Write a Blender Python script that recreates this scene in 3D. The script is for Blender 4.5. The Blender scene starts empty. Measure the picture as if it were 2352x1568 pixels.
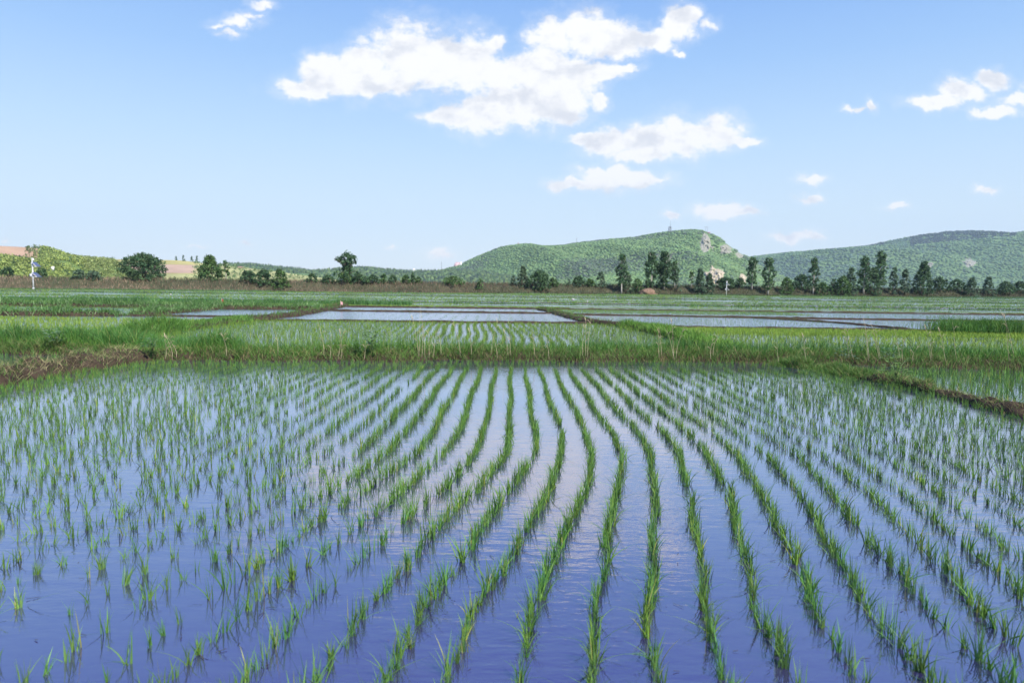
import bpy, math, random
import numpy as np
from mathutils import Vector, Matrix, Euler, noise as mnoise
R = math.radians
random.seed(7)
rng = np.random.default_rng(7)
sc = bpy.context.scene
COL = sc.collection

# ------------------------------------------------------------------ camera
CAM_H = 1.71
PITCH, ROLL = 4.63, 0.7
cam = bpy.data.cameras.new("camera")
cam.lens = 24.0; cam.sensor_width = 36.0; cam.sensor_fit = 'HORIZONTAL'
cam.clip_start = 0.05; cam.clip_end = 60000
cam.dof.use_dof = True; cam.dof.focus_distance = 9.0; cam.dof.aperture_fstop = 2.6
cam_o = bpy.data.objects.new("camera", cam); COL.objects.link(cam_o)
CM = Matrix.Rotation(R(90 - PITCH), 4, 'X') @ Matrix.Rotation(R(ROLL), 4, 'Z')
CM = Matrix.Translation((0, 0, CAM_H)) @ CM
cam_o.matrix_world = CM
sc.camera = cam_o
PW, PH, PF = 2352.0, 1568.0, 1568.0           # the size in which the photograph was surveyed
RM = CM.to_3x3()
def ray(px, py):
    return RM @ Vector(((px - PW/2)/PF, -(py - PH/2)/PF, -1.0))
def ground(px, py, z=0.0):                     # survey mark on level ground -> metres
    d = ray(px, py); t = (z - CAM_H)/d.z
    return Vector((d.x*t, d.y*t, z))
def at_depth(px, py, Y):
    d = ray(px, py); t = Y/d.y
    return Vector((d.x*t, Y, CAM_H + d.z*t))

# ------------------------------------------------------------------ world, sun, exposure
SUN_EL, SUN_AZ = 44.0, 140.0                   # azimuth clockwise from +Y (view direction)
w = bpy.data.worlds.new("World"); sc.world = w; w.use_nodes = True
nt = w.node_tree; N = nt.nodes; L = nt.links; N.clear()
def node(t, **kw):
    n = N.new(t)
    for k, v in kw.items(): setattr(n, k, v)
    return n
def wm(op, a, b=None, c=None, clamp=False):
    n = node('ShaderNodeMath', operation=op, use_clamp=clamp)
    for i, v in enumerate((a, b, c)):
        if v is None: continue
        if isinstance(v, (int, float)): n.inputs[i].default_value = v
        else: L.new(v, n.inputs[i])
    return n.outputs[0]
out = node('ShaderNodeOutputWorld'); bg = node('ShaderNodeBackground')
sky = node('ShaderNodeTexSky'); sky.sky_type = 'NISHITA'; sky.sun_disc = False
sky.sun_elevation = R(SUN_EL); sky.sun_rotation = R(SUN_AZ)
sky.air_density = 1.0; sky.dust_density = 0.6; sky.ozone_density = 1.6; sky.altitude = 100
bg.inputs['Strength'].default_value = 0.1
hsv = node('ShaderNodeHueSaturation'); hsv.inputs['Saturation'].default_value = 1.0; hsv.inputs['Value'].default_value = 1.0
L.new(sky.outputs[0], hsv.inputs['Color'])
hsv_out = hsv.outputs[0]
tc = node('ShaderNodeTexCoord'); sep = node('ShaderNodeSeparateXYZ'); L.new(tc.outputs['Generated'], sep.inputs[0])
ysafe = wm('MAXIMUM', sep.outputs[1], 0.05)
U = wm('DIVIDE', sep.outputs[0], ysafe); V = wm('DIVIDE', sep.outputs[2], ysafe)
# thin summer air: the clear sky whitens towards the horizon
ELT = wm('DIVIDE', sep.outputs[2], wm('SQRT', wm('ADD', wm('MULTIPLY', sep.outputs[0], sep.outputs[0]), wm('MULTIPLY', sep.outputs[1], sep.outputs[1]))))
air = node('ShaderNodeValToRGB'); L.new(wm('MULTIPLY', ELT, 1.0, clamp=True), air.inputs[0])
SKYK = 5.75
while len(air.color_ramp.elements) < 6: air.color_ramp.elements.new(0.5)
for e, (p_, c_) in zip(air.color_ramp.elements, [(0, (.80,.88,.94)), (.10, (.69,.84,.96)), (.20, (.52,.73,.98)), (.31, (.35,.58,.95)), (.42, (.235,.45,.90)), (.72, (.14,.27,.78))]):
    e.position = p_; e.color = (*c_, 1)
airs = node('ShaderNodeVectorMath', operation='SCALE'); L.new(air.outputs[0], airs.inputs[0]); airs.inputs['Scale'].default_value = SKYK
airm = node('ShaderNodeMix', data_type='RGBA'); airm.inputs['Factor'].default_value = .9
L.new(hsv.outputs[0], airm.inputs['A']); L.new(airs.outputs[0], airm.inputs['B']); hsv_out = airm.outputs['Result']
cmb = node('ShaderNodeCombineXYZ'); L.new(U, cmb.inputs[0]); L.new(V, cmb.inputs[1])
def wnoise(scale, detail, rough=0.55, stretch=None, seed=0.0):
    mp = node('ShaderNodeMapping'); mp.inputs['Location'].default_value = (seed, seed*0.7, 0)
    mp.inputs['Scale'].default_value = stretch or (1, 1, 1)
    L.new(cmb.outputs[0], mp.inputs[0])
    n = node('ShaderNodeTexNoise'); n.inputs['Scale'].default_value = scale; n.inputs['Detail'].default_value = detail
    n.inputs['Roughness'].default_value = rough; L.new(mp.outputs[0], n.inputs['Vector'])
    return n
warp = wnoise(22, 5, 0.6)
vsub = node('ShaderNodeVectorMath', operation='SUBTRACT'); L.new(warp.outputs['Color'], vsub.inputs[0]); vsub.inputs[1].default_value = (.5, .5, .5)
vmad = node('ShaderNodeVectorMath', operation='MULTIPLY_ADD'); L.new(vsub.outputs[0], vmad.inputs[0])
vmad.inputs[1].default_value = (0.05, 0.04, 0.0); L.new(cmb.outputs[0], vmad.inputs[2])
PWARP = vmad.outputs[0]
def uv(px, py):
    d = ray(px, py); return d.x/d.y, d.z/d.y
CLOUDS = [
 # the long cumulus bank
 (700,205,55,22,1),(750,168,48,38,1),(835,158,60,50,1),(935,130,72,70,1),(1015,145,70,58,1),(1090,150,55,62,1),(1135,100,26,22,.75),
 (1170,175,85,36,1),(1245,168,75,50,1),(1320,175,60,40,1),(1380,165,55,24,.9),(1435,160,36,13,.8),(850,195,140,24,1),
 (1035,272,62,20,.95),(1110,262,75,38,1),(1195,240,85,45,1),(1275,230,72,52,1),(1300,265,45,22,.9),(1375,232,22,28,.7),
 # the bank above it
 (1262,85,46,44,.85),(1340,78,58,48,.95),(1420,92,65,36,.95),(1505,92,50,26,.95),(1560,58,36,36,.95),(1585,38,24,20,.9),(1560,122,20,8,.8),(1630,60,34,20,.5),
 # the two below
 (1350,318,42,16,.9),(1405,330,65,30,.85),(1485,325,62,36,.95),(1560,318,66,42,1),(1645,308,56,38,.9),(1705,320,42,14,.9),(1470,358,85,18,.85),
 (1325,422,55,13,1),(1392,408,58,26,1),(1455,415,65,17,1),(1512,414,26,8,.8),(1370,385,60,14,.6),
 # small ones
 (1660,482,58,15,1),(1710,486,34,8,.9),(1547,490,24,9,.75),(1825,543,55,12,.85),(1875,547,32,8,.7),(1870,412,30,9,.9),(1857,452,26,10,.9),
 (2055,473,30,8,.9),(2265,438,24,9,.9),(2145,238,64,17,.95),(2210,212,55,22,.9),(2272,186,44,22,.75),(2350,232,52,17,.9),(2285,258,52,11,.85),(2425,205,60,30,.9),
 (1999,248,14,20,.6),(1962,252,34,9,.5),(548,52,70,20,.40),(575,36,40,14,.40),(600,12,50,18,.38),(530,76,46,14,.40),(505,60,40,10,.36),
 (567,563,20,8,.6),(447,566,30,8,.45),(1010,585,46,12,.6),(897,566,18,6,.5),(4,558,16,7,.6),
]
field = None
for px, py, rx, ry, amp in CLOUDS:
    u, v = uv(px, py); su, sv = PF/rx*0.9, PF/ry*0.9
    m = node('ShaderNodeVectorMath', operation='MULTIPLY_ADD'); L.new(PWARP, m.inputs[0])
    m.inputs[1].default_value = (su, sv, 0); m.inputs[2].default_value = (-u*su, -v*sv, 0)
    ln = node('ShaderNodeVectorMath', operation='LENGTH'); L.new(m.outputs[0], ln.inputs[0])
    d = wm('SUBTRACT', amp, ln.outputs['Value'])
    field = d if field is None else wm('SMOOTH_MAX', field, d, 0.15)
n1 = wnoise(34, 9, 0.64, (1, 1.4, 1), 3.1)
fn = wm('ADD', field, wm('MULTIPLY', wm('SUBTRACT', n1.outputs[0], 0.5), 1.45))
mr = node('ShaderNodeMapRange', interpolation_type='SMOOTHSTEP'); L.new(fn, mr.inputs[0])
mr.inputs[1].default_value = -0.16; mr.inputs[2].default_value = 0.30
veil = node('ShaderNodeMapRange', interpolation_type='SMOOTHSTEP'); L.new(fn, veil.inputs[0]); veil.inputs[1].default_value = -.75; veil.inputs[2].default_value = .2
alpha = wm('MULTIPLY', wm('ADD', wm('MULTIPLY', mr.outputs[0], .74), wm('MULTIPLY', veil.outputs[0], .26)), wm('GREATER_THAN', sep.outputs[1], 0.06))
n2 = wnoise(15, 6, 0.58, (1, 1.5, 1), 9.7); n3 = wnoise(15, 6, 0.58, (1, 1.5, 1), 9.7)   # the same billows sampled a little towards the sun: lit tops, grey undersides
off = node('ShaderNodeVectorMath', operation='ADD'); L.new(cmb.outputs[0], off.inputs[0]); off.inputs[1].default_value = (0.009, 0.022, 0)
L.new(off.outputs[0], n3.inputs['Vector'].links[0].from_node.inputs[0])
billow = wm('SUBTRACT', n2.outputs[0], n3.outputs[0])
shade = node('ShaderNodeMapRange', interpolation_type='SMOOTHSTEP')
L.new(wm('SUBTRACT', wm('MULTIPLY', field, .10), billow), shade.inputs[0])
shade.inputs[1].default_value = 0.0; shade.inputs[2].default_value = 0.26
ccol = node('ShaderNodeMix', data_type='RGBA'); L.new(shade.outputs[0], ccol.inputs['Factor'])
CLOUD_V = 5.85
ccol.inputs['A'].default_value = (1.0*CLOUD_V, 0.99*CLOUD_V, 0.98*CLOUD_V, 1)
ccol.inputs['B'].default_value = (0.75*CLOUD_V, 0.77*CLOUD_V, 0.825*CLOUD_V, 1)
wmix = node('ShaderNodeMix', data_type='RGBA')
L.new(wm('MULTIPLY', alpha, 0.97), wmix.inputs['Factor']); L.new(hsv_out, wmix.inputs['A']); L.new(ccol.outputs['Result'], wmix.inputs['B'])
L.new(wmix.outputs['Result'], bg.inputs['Color']); L.new(bg.outputs[0], out.inputs[0])

sun = bpy.data.lights.new("sun", 'SUN'); sun.energy = 3.8; sun.angle = R(0.5); sun.color = (1.0, 0.95, 0.87)
sun_o = bpy.data.objects.new("sun", sun); COL.objects.link(sun_o)
sd = Vector((math.sin(R(SUN_AZ))*math.cos(R(SUN_EL)), math.cos(R(SUN_AZ))*math.cos(R(SUN_EL)), math.sin(R(SUN_EL))))
sun_o.rotation_euler = sd.to_track_quat('Z', 'Y').to_euler(); sun_o.location = sd*50
sc.view_settings.view_transform = 'Standard'; sc.view_settings.look = 'None'
sc.view_settings.exposure = 0.9; sc.view_settings.gamma = 1.0; sc.view_settings.use_curve_mapping = False
cy = sc.cycles
cy.use_denoising = True
cy.max_bounces = 6; cy.diffuse_bounces = 2; cy.glossy_bounces = 3; cy.transmission_bounces = 3; cy.volume_bounces = 0; cy.transparent_max_bounces = 8
cy.caustics_reflective = False; cy.caustics_refractive = False

# ------------------------------------------------------------------ helpers
def mat(name):
    m = bpy.data.materials.new(name); m.use_nodes = True
    return m, m.node_tree.nodes, m.node_tree.links, m.node_tree.nodes['Principled BSDF']
def link(n_t, a, b): n_t.links.new(a, b)
def simple(name, c, rough=0.6, metal=0.0, var=0.0, scale=5.0):
    m, n, l, b = mat(name); b.inputs['Base Color'].default_value = (*c, 1); b.inputs['Roughness'].default_value = rough; b.inputs['Metallic'].default_value = metal
    if var:
        t = n.new('ShaderNodeTexNoise'); t.inputs['Scale'].default_value = scale; t.inputs['Detail'].default_value = 6
        co = n.new('ShaderNodeTexCoord'); l.new(co.outputs['Object'], t.inputs['Vector'])
        r = n.new('ShaderNodeMix'); r.data_type = 'RGBA'
        r.inputs['A'].default_value = (*[x*(1-var) for x in c], 1); r.inputs['B'].default_value = (*[min(1, x*(1+var)) for x in c], 1)
        l.new(t.outputs[0], r.inputs['Factor']); l.new(r.outputs['Result'], b.inputs['Base Color'])
    return m
def leafmat(name, trans=0.3, rough=0.55):
    m, n, l, b = mat(name)
    a = n.new('ShaderNodeAttribute'); a.attribute_name = 'Col'
    l.new(a.outputs['Color'], b.inputs['Base Color']); b.inputs['Roughness'].default_value = rough; b.inputs['Specular IOR Level'].default_value = 0.3
    t = n.new('ShaderNodeBsdfTranslucent'); l.new(a.outputs['Color'], t.inputs['Color'])
    mx = n.new('ShaderNodeMixShader'); mx.inputs[0].default_value = trans
    l.new(b.outputs[0], mx.inputs[1]); l.new(t.outputs[0], mx.inputs[2]); l.new(mx.outputs[0], n['Material Output'].inputs[0])
    return m
def colmat(name, rough=0.9, nscale=0.0, amt=0.4):          # surface whose colour is stored on the mesh, broken up by noise
    m, n, l, b = mat(name)
    a = n.new('ShaderNodeAttribute'); a.attribute_name = 'Col'; b.inputs['Roughness'].default_value = rough; b.inputs['Specular IOR Level'].default_value = 0.15
    if nscale:
        t = n.new('ShaderNodeTexNoise'); t.inputs['Scale'].default_value = nscale; t.inputs['Detail'].default_value = 8; t.inputs['Roughness'].default_value = .65
        co = n.new('ShaderNodeTexCoord'); l.new(co.outputs['Object'], t.inputs['Vector'])
        mr_ = n.new('ShaderNodeMapRange'); mr_.inputs[1].default_value = .3; mr_.inputs[2].default_value = .7; mr_.inputs[3].default_value = 1-amt; mr_.inputs[4].default_value = 1+amt
        l.new(t.outputs[0], mr_.inputs[0])
        v = n.new('ShaderNodeVectorMath'); v.operation = 'SCALE'; l.new(a.outputs['Color'], v.inputs[0]); l.new(mr_.outputs[0], v.inputs['Scale'])
        l.new(v.outputs[0], b.inputs['Base Color'])
    else: l.new(a.outputs['Color'], b.inputs['Base Color'])
    return m
M_LEAF = leafmat('leaf'); M_TREE = leafmat('tree_leaf', 0.25); M_STRAW = leafmat('straw', 0.15, .7)
M_BARK = simple('bark', (.16, .13, .10), .9, 0, .5, 3); M_BARK_PALE = simple('pale_bark', (.38, .36, .32), .85, 0, .4, 2)
M_HILL = colmat('hill_ground', .95, .02, .3)

def make_mesh(name, verts, faces, m, smooth=False, col=None, mats=None, midx=None):
    """faces: list of (n,k) integer arrays"""
    if not isinstance(faces, (list, tuple)): faces = [faces]
    verts = np.asarray(verts, dtype=np.float32)
    me = bpy.data.meshes.new(name)
    nv = len(verts); me.vertices.add(nv); me.vertices.foreach_set('co', verts.ravel())
    li = np.concatenate([np.asarray(f, dtype=np.int32).ravel() for f in faces])
    sizes = np.concatenate([np.full(len(f), np.asarray(f).shape[1], dtype=np.int32) for f in faces])
    st = np.concatenate(([0], np.cumsum(sizes)[:-1])).astype(np.int32)
    me.loops.add(len(li)); me.loops.foreach_set('vertex_index', li)
    me.polygons.add(len(sizes)); me.polygons.foreach_set('loop_start', st)
    try: me.polygons.foreach_set('loop_total', sizes)
    except Exception: pass
    if smooth: me.polygons.foreach_set('use_smooth', np.ones(len(sizes), dtype=bool))
    for q in (mats or [m]): me.materials.append(q)
    if midx is not None: me.polygons.foreach_set('material_index', np.asarray(midx, dtype=np.int32))
    if col is not None:
        a = me.attributes.new('Col', 'FLOAT_COLOR', 'POINT')
        c = np.ones((nv, 4), dtype=np.float32); c[:, :3] = col
        a.data.foreach_set('color', c.ravel())
    me.update(calc_edges=True)
    return me
def obj(name, me, parent=None, label=None, cat=None, group=None, kind=None, loc=None):
    o = bpy.data.objects.new(name, me); COL.objects.link(o)
    if parent is not None: o.parent = parent
    if loc is not None: o.location = loc
    if label: o['label'] = label
    if cat: o['category'] = cat
    if group: o['group'] = group
    if kind: o['kind'] = kind
    return o
def thing(name, label, cat, loc, group=None, rz=0.0):
    o = obj(name, None, None, label, cat, group, None, loc); o.rotation_euler = (0, 0, rz); o.empty_display_size = .2
    return o

class MB:                                       # collects boxes, tubes and free polygons into one mesh
    def __init__(s): s.v = []; s.f = {3: [], 4: []}; s.n = 0
    def add(s, v, f):
        v = np.asarray(v, float); s.v.append(v)
        for q in f: s.f.setdefault(len(q), []).append([i + s.n for i in q])
        s.n += len(v)
    def box(s, c, d, rot=None, taper=1.0):
        x, y, z = [q/2 for q in d]
        p = [Vector(q) for q in ((-x,-y,-z),(x,-y,-z),(x,y,-z),(-x,y,-z),(-x*taper,-y*taper,z),(x*taper,-y*taper,z),(x*taper,y*taper,z),(-x*taper,y*taper,z))]
        if rot is not None: p = [rot @ q for q in p]
        s.add([q + Vector(c) for q in p], [(0,3,2,1),(4,5,6,7),(0,1,5,4),(1,2,6,5),(2,3,7,6),(3,0,4,7)])
    def tube(s, pts, rads, k=7, cap=True):
        pts = [Vector(p) for p in pts]; vs = []; fs = []
        for i, p in enumerate(pts):
            t = (pts[min(i+1, len(pts)-1)] - pts[max(i-1, 0)]).normalized()
            a = t.orthogonal().normalized() if abs(t.z) > .9 else t.cross(Vector((0,0,1))).normalized()
            if abs(t.z) > .9: a = (Vector((1,0,0)) - t*t.x).normalized()
            b = t.cross(a)
            r = rads[i] if hasattr(rads, '__len__') else rads
            for j in range(k):
                q = 2*math.pi*j/k; vs.append(p + a*math.cos(q)*r + b*math.sin(q)*r)
        for i in range(len(pts)-1):
            for j in range(k):
                fs.append((i*k+j, i*k+(j+1) % k, (i+1)*k+(j+1) % k, (i+1)*k+j))
        if cap:
            fs.append(tuple(range(k))[::-1]); fs.append(tuple((len(pts)-1)*k+j for j in range(k)))
        s.add(vs, fs)
    def mesh(s, name, m, smooth=False):
        return make_mesh(name, np.concatenate(s.v), [np.array(q) for q in s.f.values() if q], m, smooth)

def blades(base, h, lean_dir, lean, width, segs=3, curl=1.0, face=None, cols=None):
    """many grass blades at once -> verts, quads, colours"""
    n = len(base); base = np.asarray(base, float)
    h = np.broadcast_to(h, n); lean = np.broadcast_to(lean, n); width = np.broadcast_to(width, n)
    if face is None: face = rng.uniform(0, 2*np.pi, n)
    sx, sy = np.cos(face)*width/2, np.sin(face)*width/2
    V = np.zeros((n, segs+1, 2, 3))
    for i in range(segs+1):
        t = i/segs
        off = lean*h*(0.35*t + 0.65*curl*t*t)
        zz = h*t*(1 - 0.28*np.minimum(lean, 1.6)*t)
        wv = (1 - t**1.8)*0.94 + 0.06
        if i == 0: wv = 0.6
        cx = base[:, 0] + np.cos(lean_dir)*off; cy_ = base[:, 1] + np.sin(lean_dir)*off; cz = base[:, 2] + zz
        V[:, i, 0] = np.stack([cx - sx*wv, cy_ - sy*wv, cz], 1); V[:, i, 1] = np.stack([cx + sx*wv, cy_ + sy*wv, cz], 1)
    idx = (np.arange(n)*(segs+1)*2)[:, None, None] + (np.arange(segs)*2)[None, :, None] + np.array([0, 1, 3, 2])[None, None, :]
    C = None
    if cols is not None: C = np.repeat(np.asarray(cols), (segs+1)*2, axis=0)
    return V.reshape(-1, 3), idx.reshape(-1, 4), C
def join(parts):
    vs, fs, cs, k = [], [], [], 0
    for v, f, c in parts:
        vs.append(v); fs.append(f + k); cs.append(c); k += len(v)
    return np.concatenate(vs), np.concatenate(fs), np.concatenate(cs)
def pal(n, a, b, c=None, pc=0.2, jit=0.18):      # n colours between a and b, some c, each a little lighter or darker
    a, b = np.array(a), np.array(b); t = rng.uniform(0, 1, (n, 1)); q = a*(1-t) + b*t
    if c is not None:
        k = rng.random(n) < pc; q[k] = np.array(c)
    return q*rng.uniform(1-jit, 1+jit, (n, 1))
def fbm(x, y, s=1.0, o=4, seed=0.0):             # vectorised value noise
    def h(ix, iy): 
        q = np.sin(ix*127.1 + iy*311.7 + seed*17.3)*43758.5453; return q - np.floor(q)
    t = 0; a = 1; tot = 0; x = np.asarray(x, float)*s; y = np.asarray(y, float)*s
    for _ in range(o):
        ix, iy = np.floor(x), np.floor(y); fx, fy = x-ix, y-iy; fx = fx*fx*(3-2*fx); fy = fy*fy*(3-2*fy)
        v = (h(ix,iy)*(1-fx)+h(ix+1,iy)*fx)*(1-fy)+(h(ix,iy+1)*(1-fx)+h(ix+1,iy+1)*fx)*fy
        t = t + a*v; tot += a; a *= .5; x = x*2.03+5.1; y = y*2.03+1.7
    return t/tot
def grid_faces(nu, nv):
    i, j = np.meshgrid(np.arange(nu-1), np.arange(nv-1), indexing='ij')
    a = (i*nv + j).ravel()
    return np.stack([a, a+nv, a+nv+1, a+1], 1)

# ------------------------------------------------------------------ the ground, the water
gm, gn, gl, gb = mat('ground'); gb.inputs['Roughness'].default_value = .95
tx = gn.new('ShaderNodeTexNoise'); tx.inputs['Scale'].default_value = .03; tx.inputs['Detail'].default_value = 10
co = gn.new('ShaderNodeTexCoord'); gl.new(co.outputs['Object'], tx.inputs['Vector'])
cr = gn.new('ShaderNodeValToRGB'); cr.color_ramp.elements[0].color = (.065, .115, .03, 1); cr.color_ramp.elements[1].color = (.12, .17, .05, 1)
gl.new(tx.outputs[0], cr.inputs[0]); gl.new(cr.outputs[0], gb.inputs['Base Color'])
obj('ground', make_mesh('ground', [(-5500,-400,-.14),(5500,-400,-.14),(5500,5200,-.14),(-5500,5200,-.14)], np.array([[0,1,2,3]]), gm), kind='structure')

wmm, wn, wl, wb = mat('paddy_water')
wb.inputs['Base Color'].default_value = (.045, .042, .15, 1); wb.inputs['Roughness'].default_value = .04; wb.inputs['IOR'].default_value = 2.3
co = wn.new('ShaderNodeTexCoord')
def wnz(scale, st, det):
    mp = wn.new('ShaderNodeMapping'); mp.inputs['Scale'].default_value = st; wl.new(co.outputs['Object'], mp.inputs[0])
    t = wn.new('ShaderNodeTexNoise'); t.inputs['Scale'].default_value = scale; t.inputs['Detail'].default_value = det; wl.new(mp.outputs[0], t.inputs['Vector']); return t
rip1 = wnz(9.0, (.45, 1.25, 1), 3); rip2 = wnz(38.0, (.5, 1.1, 1), 2); calm = wnz(.55, (.6, 1, 1), 2)
mrc = wn.new('ShaderNodeMapRange'); mrc.inputs[1].default_value = .35; mrc.inputs[2].default_value = .65; mrc.inputs[3].default_value = .25; mrc.inputs[4].default_value = 1.0
wl.new(calm.outputs[0], mrc.inputs[0])
b1 = wn.new('ShaderNodeBump'); b1.inputs['Distance'].default_value = .012; wl.new(rip1.outputs[0], b1.inputs['Height'])
ml = wn.new('ShaderNodeMath'); ml.operation = 'MULTIPLY'; wl.new(mrc.outputs[0], ml.inputs[0])
sy_ = wn.new('ShaderNodeSeparateXYZ'); wl.new(co.outputs['Object'], sy_.inputs[0]); wy = wn.new('ShaderNodeMapRange'); wl.new(sy_.outputs[1], wy.inputs[0]); wy.inputs[1].default_value = 15; wy.inputs[2].default_value = 32; wy.inputs[3].default_value = .48; wy.inputs[4].default_value = 1.6; wl.new(wy.outputs[0], ml.inputs[1]); wl.new(ml.outputs[0], b1.inputs['Strength'])
b2 = wn.new('ShaderNodeBump'); b2.inputs['Distance'].default_value = .003; wl.new(rip2.outputs[0], b2.inputs['Height']); wl.new(b1.outputs[0], b2.inputs['Normal'])
wl.new(ml.outputs[0], b2.inputs['Strength'])
silt = wnz(1.3, (1, 1, 1), 6)
sm = wn.new('ShaderNodeMix'); sm.data_type = 'RGBA'; sm.inputs['A'].default_value = (.020, .014, .088, 1); sm.inputs['B'].default_value = (.042, .028, .094, 1)
wl.new(silt.outputs[0], sm.inputs['Factor'])
lw = wn.new('ShaderNodeLayerWeight'); lw.inputs['Blend'].default_value = .5
pw = wn.new('ShaderNodeMath'); pw.operation = 'POWER'; wl.new(lw.outputs['Facing'], pw.inputs[0]); pw.inputs[1].default_value = 2.25
fr = wn.new('ShaderNodeMapRange'); wl.new(pw.outputs[0], fr.inputs[0]); fr.inputs[3].default_value = .17; fr.inputs[4].default_value = .98
gls = wn.new('ShaderNodeBsdfGlossy'); gls.inputs['Roughness'].default_value = .05; gls.inputs['Color'].default_value = (.97,.97,1,1); wl.new(b2.outputs[0], gls.inputs['Normal'])
wr = wn.new('ShaderNodeMapRange'); wl.new(sy_.outputs[1], wr.inputs[0]); wr.inputs[1].default_value = 15; wr.inputs[2].default_value = 32; wr.inputs[3].default_value = .045; wr.inputs[4].default_value = .15; wl.new(wr.outputs[0], gls.inputs['Roughness'])
dif = wn.new('ShaderNodeBsdfDiffuse'); wl.new(sm.outputs['Result'], dif.inputs['Color'])
mxw = wn.new('ShaderNodeMixShader'); wl.new(fr.outputs[0], mxw.inputs[0]); wl.new(dif.outputs[0], mxw.inputs[1]); wl.new(gls.outputs[0], mxw.inputs[2])
wl.new(mxw.outputs[0], wn['Material Output'].inputs[0]); wn.remove(wb)
obj('water', make_mesh('water', [(-140,-8,0),(190,-8,0),(190,205,0),(-140,104,0)], np.array([[0,1,2,3]]), wmm), kind='structure')

# ------------------------------------------------------------------ earth banks between the paddies
m_soil, sn, sl, sb = mat('soil'); sb.inputs['Roughness'].default_value = .95; sb.inputs['Specular IOR Level'].default_value = .1
t = sn.new('ShaderNodeTexNoise'); t.inputs['Scale'].default_value = 5; t.inputs['Detail'].default_value = 10; t.inputs['Roughness'].default_value = .7
co = sn.new('ShaderNodeTexCoord'); sl.new(co.outputs['Object'], t.inputs['Vector'])
cr = sn.new('ShaderNodeValToRGB'); cr.color_ramp.elements[0].position = .3; cr.color_ramp.elements[1].position = .75
cr.color_ramp.elements[0].color = (.018, .013, .009, 1); cr.color_ramp.elements[1].color = (.10, .072, .05, 1)
sl.new(t.outputs[0], cr.inputs[0]); sl.new(cr.outputs[0], sb.inputs['Base Color'])
bp = sn.new('ShaderNodeBump'); bp.inputs['Strength'].default_value = .8; bp.inputs['Distance'].default_value = .05; sl.new(t.outputs[0], bp.inputs['Height']); sl.new(bp.outputs[0], sb.inputs['Normal'])

class Bank:
    def __init__(s, pts, width, height, seed=0, rough=.35):
        s.p = np.array(pts, float); s.w = width; s.h = height; s.seed = seed; s.rough = rough
        seg = np.hypot(*np.diff(s.p, axis=0).T); s.L = np.concatenate(([0], np.cumsum(seg)))
    def pos(s, l, d):                            # l metres along, d in -1..1 across
        x = np.interp(l, s.L, s.p[:, 0]); y = np.interp(l, s.L, s.p[:, 1])
        e = .5; x2 = np.interp(l+e, s.L, s.p[:, 0]) - np.interp(l-e, s.L, s.p[:, 0]); y2 = np.interp(l+e, s.L, s.p[:, 1]) - np.interp(l-e, s.L, s.p[:, 1])
        n = np.hypot(x2, y2) + 1e-9; nx, ny = -y2/n, x2/n
        wv = s.w*(.5 + .22*(fbm(l, l*0, .8, 3, s.seed)-.5)*2)
        x = x + nx*d*wv; y = y + ny*d*wv
        prof = np.sqrt(np.clip(1 - np.abs(d)**2.6, 0, 1))
        prof = prof*np.clip(np.minimum(l + .02, s.L[-1] - l + .02)/.7, 0, 1)**.5
        z = (s.h + .06)*prof*(1 + s.rough*2*(fbm(x, y, 2.2, 4, s.seed+3)-.5)) - .06
        return x, y, z
    def mesh(s, step, m=None):
        nl = max(2, int(s.L[-1]/step)); nd = 13
        l, d = np.meshgrid(np.linspace(0, s.L[-1], nl), np.linspace(-1, 1, nd), indexing='ij')
        x, y, z = s.pos(l.ravel(), d.ravel())
        obj('earth_bank', make_mesh('earth_bank', np.stack([x, y, z], 1), grid_faces(nl, nd)[:, ::-1], m or m_soil, True), kind='structure')
    def scatter(s, n, l0=None, l1=None, d0=-1, d1=1):
        l = rng.uniform(s.L[0] if l0 is None else l0, s.L[-1] if l1 is None else l1, n); d = rng.uniform(d0, d1, n)
        x, y, z = s.pos(l, d); return np.stack([x, y, z-.02], 1)

near_bank = Bank([(-30,18.4),(-18,17.3),(-12.2,16.7),(-8,15.5),(-4,15.7),(0,16.3),(4,16.6),(8,16.3),(12,15.4),(22,14.4),(32,14)], 1.4, .20, 1)
left_bank = Bank([(-8.75,2),(-8.75,8),(-8.7,11),(-8.55,13),(-8.2,15.3)], .95, .21, 2, .9)
right_bank = Bank([(7.15,2),(7.15,8.9),(7.2,11),(7.1,12.5),(6.7,14),(6.2,15.6)], .5, .09, 3, .9)
nsl = Bank([(-11.8,17),(-12,24),(-12,31),(-11.7,36),(-12.2,43),(-13,51),(-15,62)], 1.0, .18, 4)
nsr = Bank([(5.9,17.3),(5.7,24),(5.5,27.8),(4.9,30.5),(3.8,33),(2.9,43),(2.1,51.5)], .8, .16, 5)
ew = [
 Bank([(-12,31.3),(-4,31.6),(4.0,32.2)], .6, .075, 6), Bank([(4.7,30.3),(9,29.6),(17,29.5),(30,29.8)], .7, .085, 7),
 Bank([(-12,43.4),(2.9,43.4)], .7, .09, 8), Bank([(17.6,29.8),(17,36),(14,41)], .6, .08, 9),
 Bank([(2.6,42),(10,41.2),(20,40),(45,38.5)], .8, .09, 10), Bank([(-19.4,34),(-12,34.3)], .6, .08, 15), Bank([(-13,51.5),(1.6,51.8),(20,51.6),(60,51)], .8, .1, 11),
 Bank([(-60,33.6),(-26,33.4),(-19.4,34)], 1.2, .2, 12), Bank([(-19,34),(-19.3,44)], 1.1, .2, 13), Bank([(-50,46),(-19.3,45),(-12.5,45.5)], 1.3, .22, 14),
]
far_ys = [57, 63, 70, 78, 88, 100, 112, 127, 144, 163, 185]
def before_embankment(x, y, m=10): return (x+105)*(-.2931) + (y-138)*.9561 < -m
far_banks = []
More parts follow.
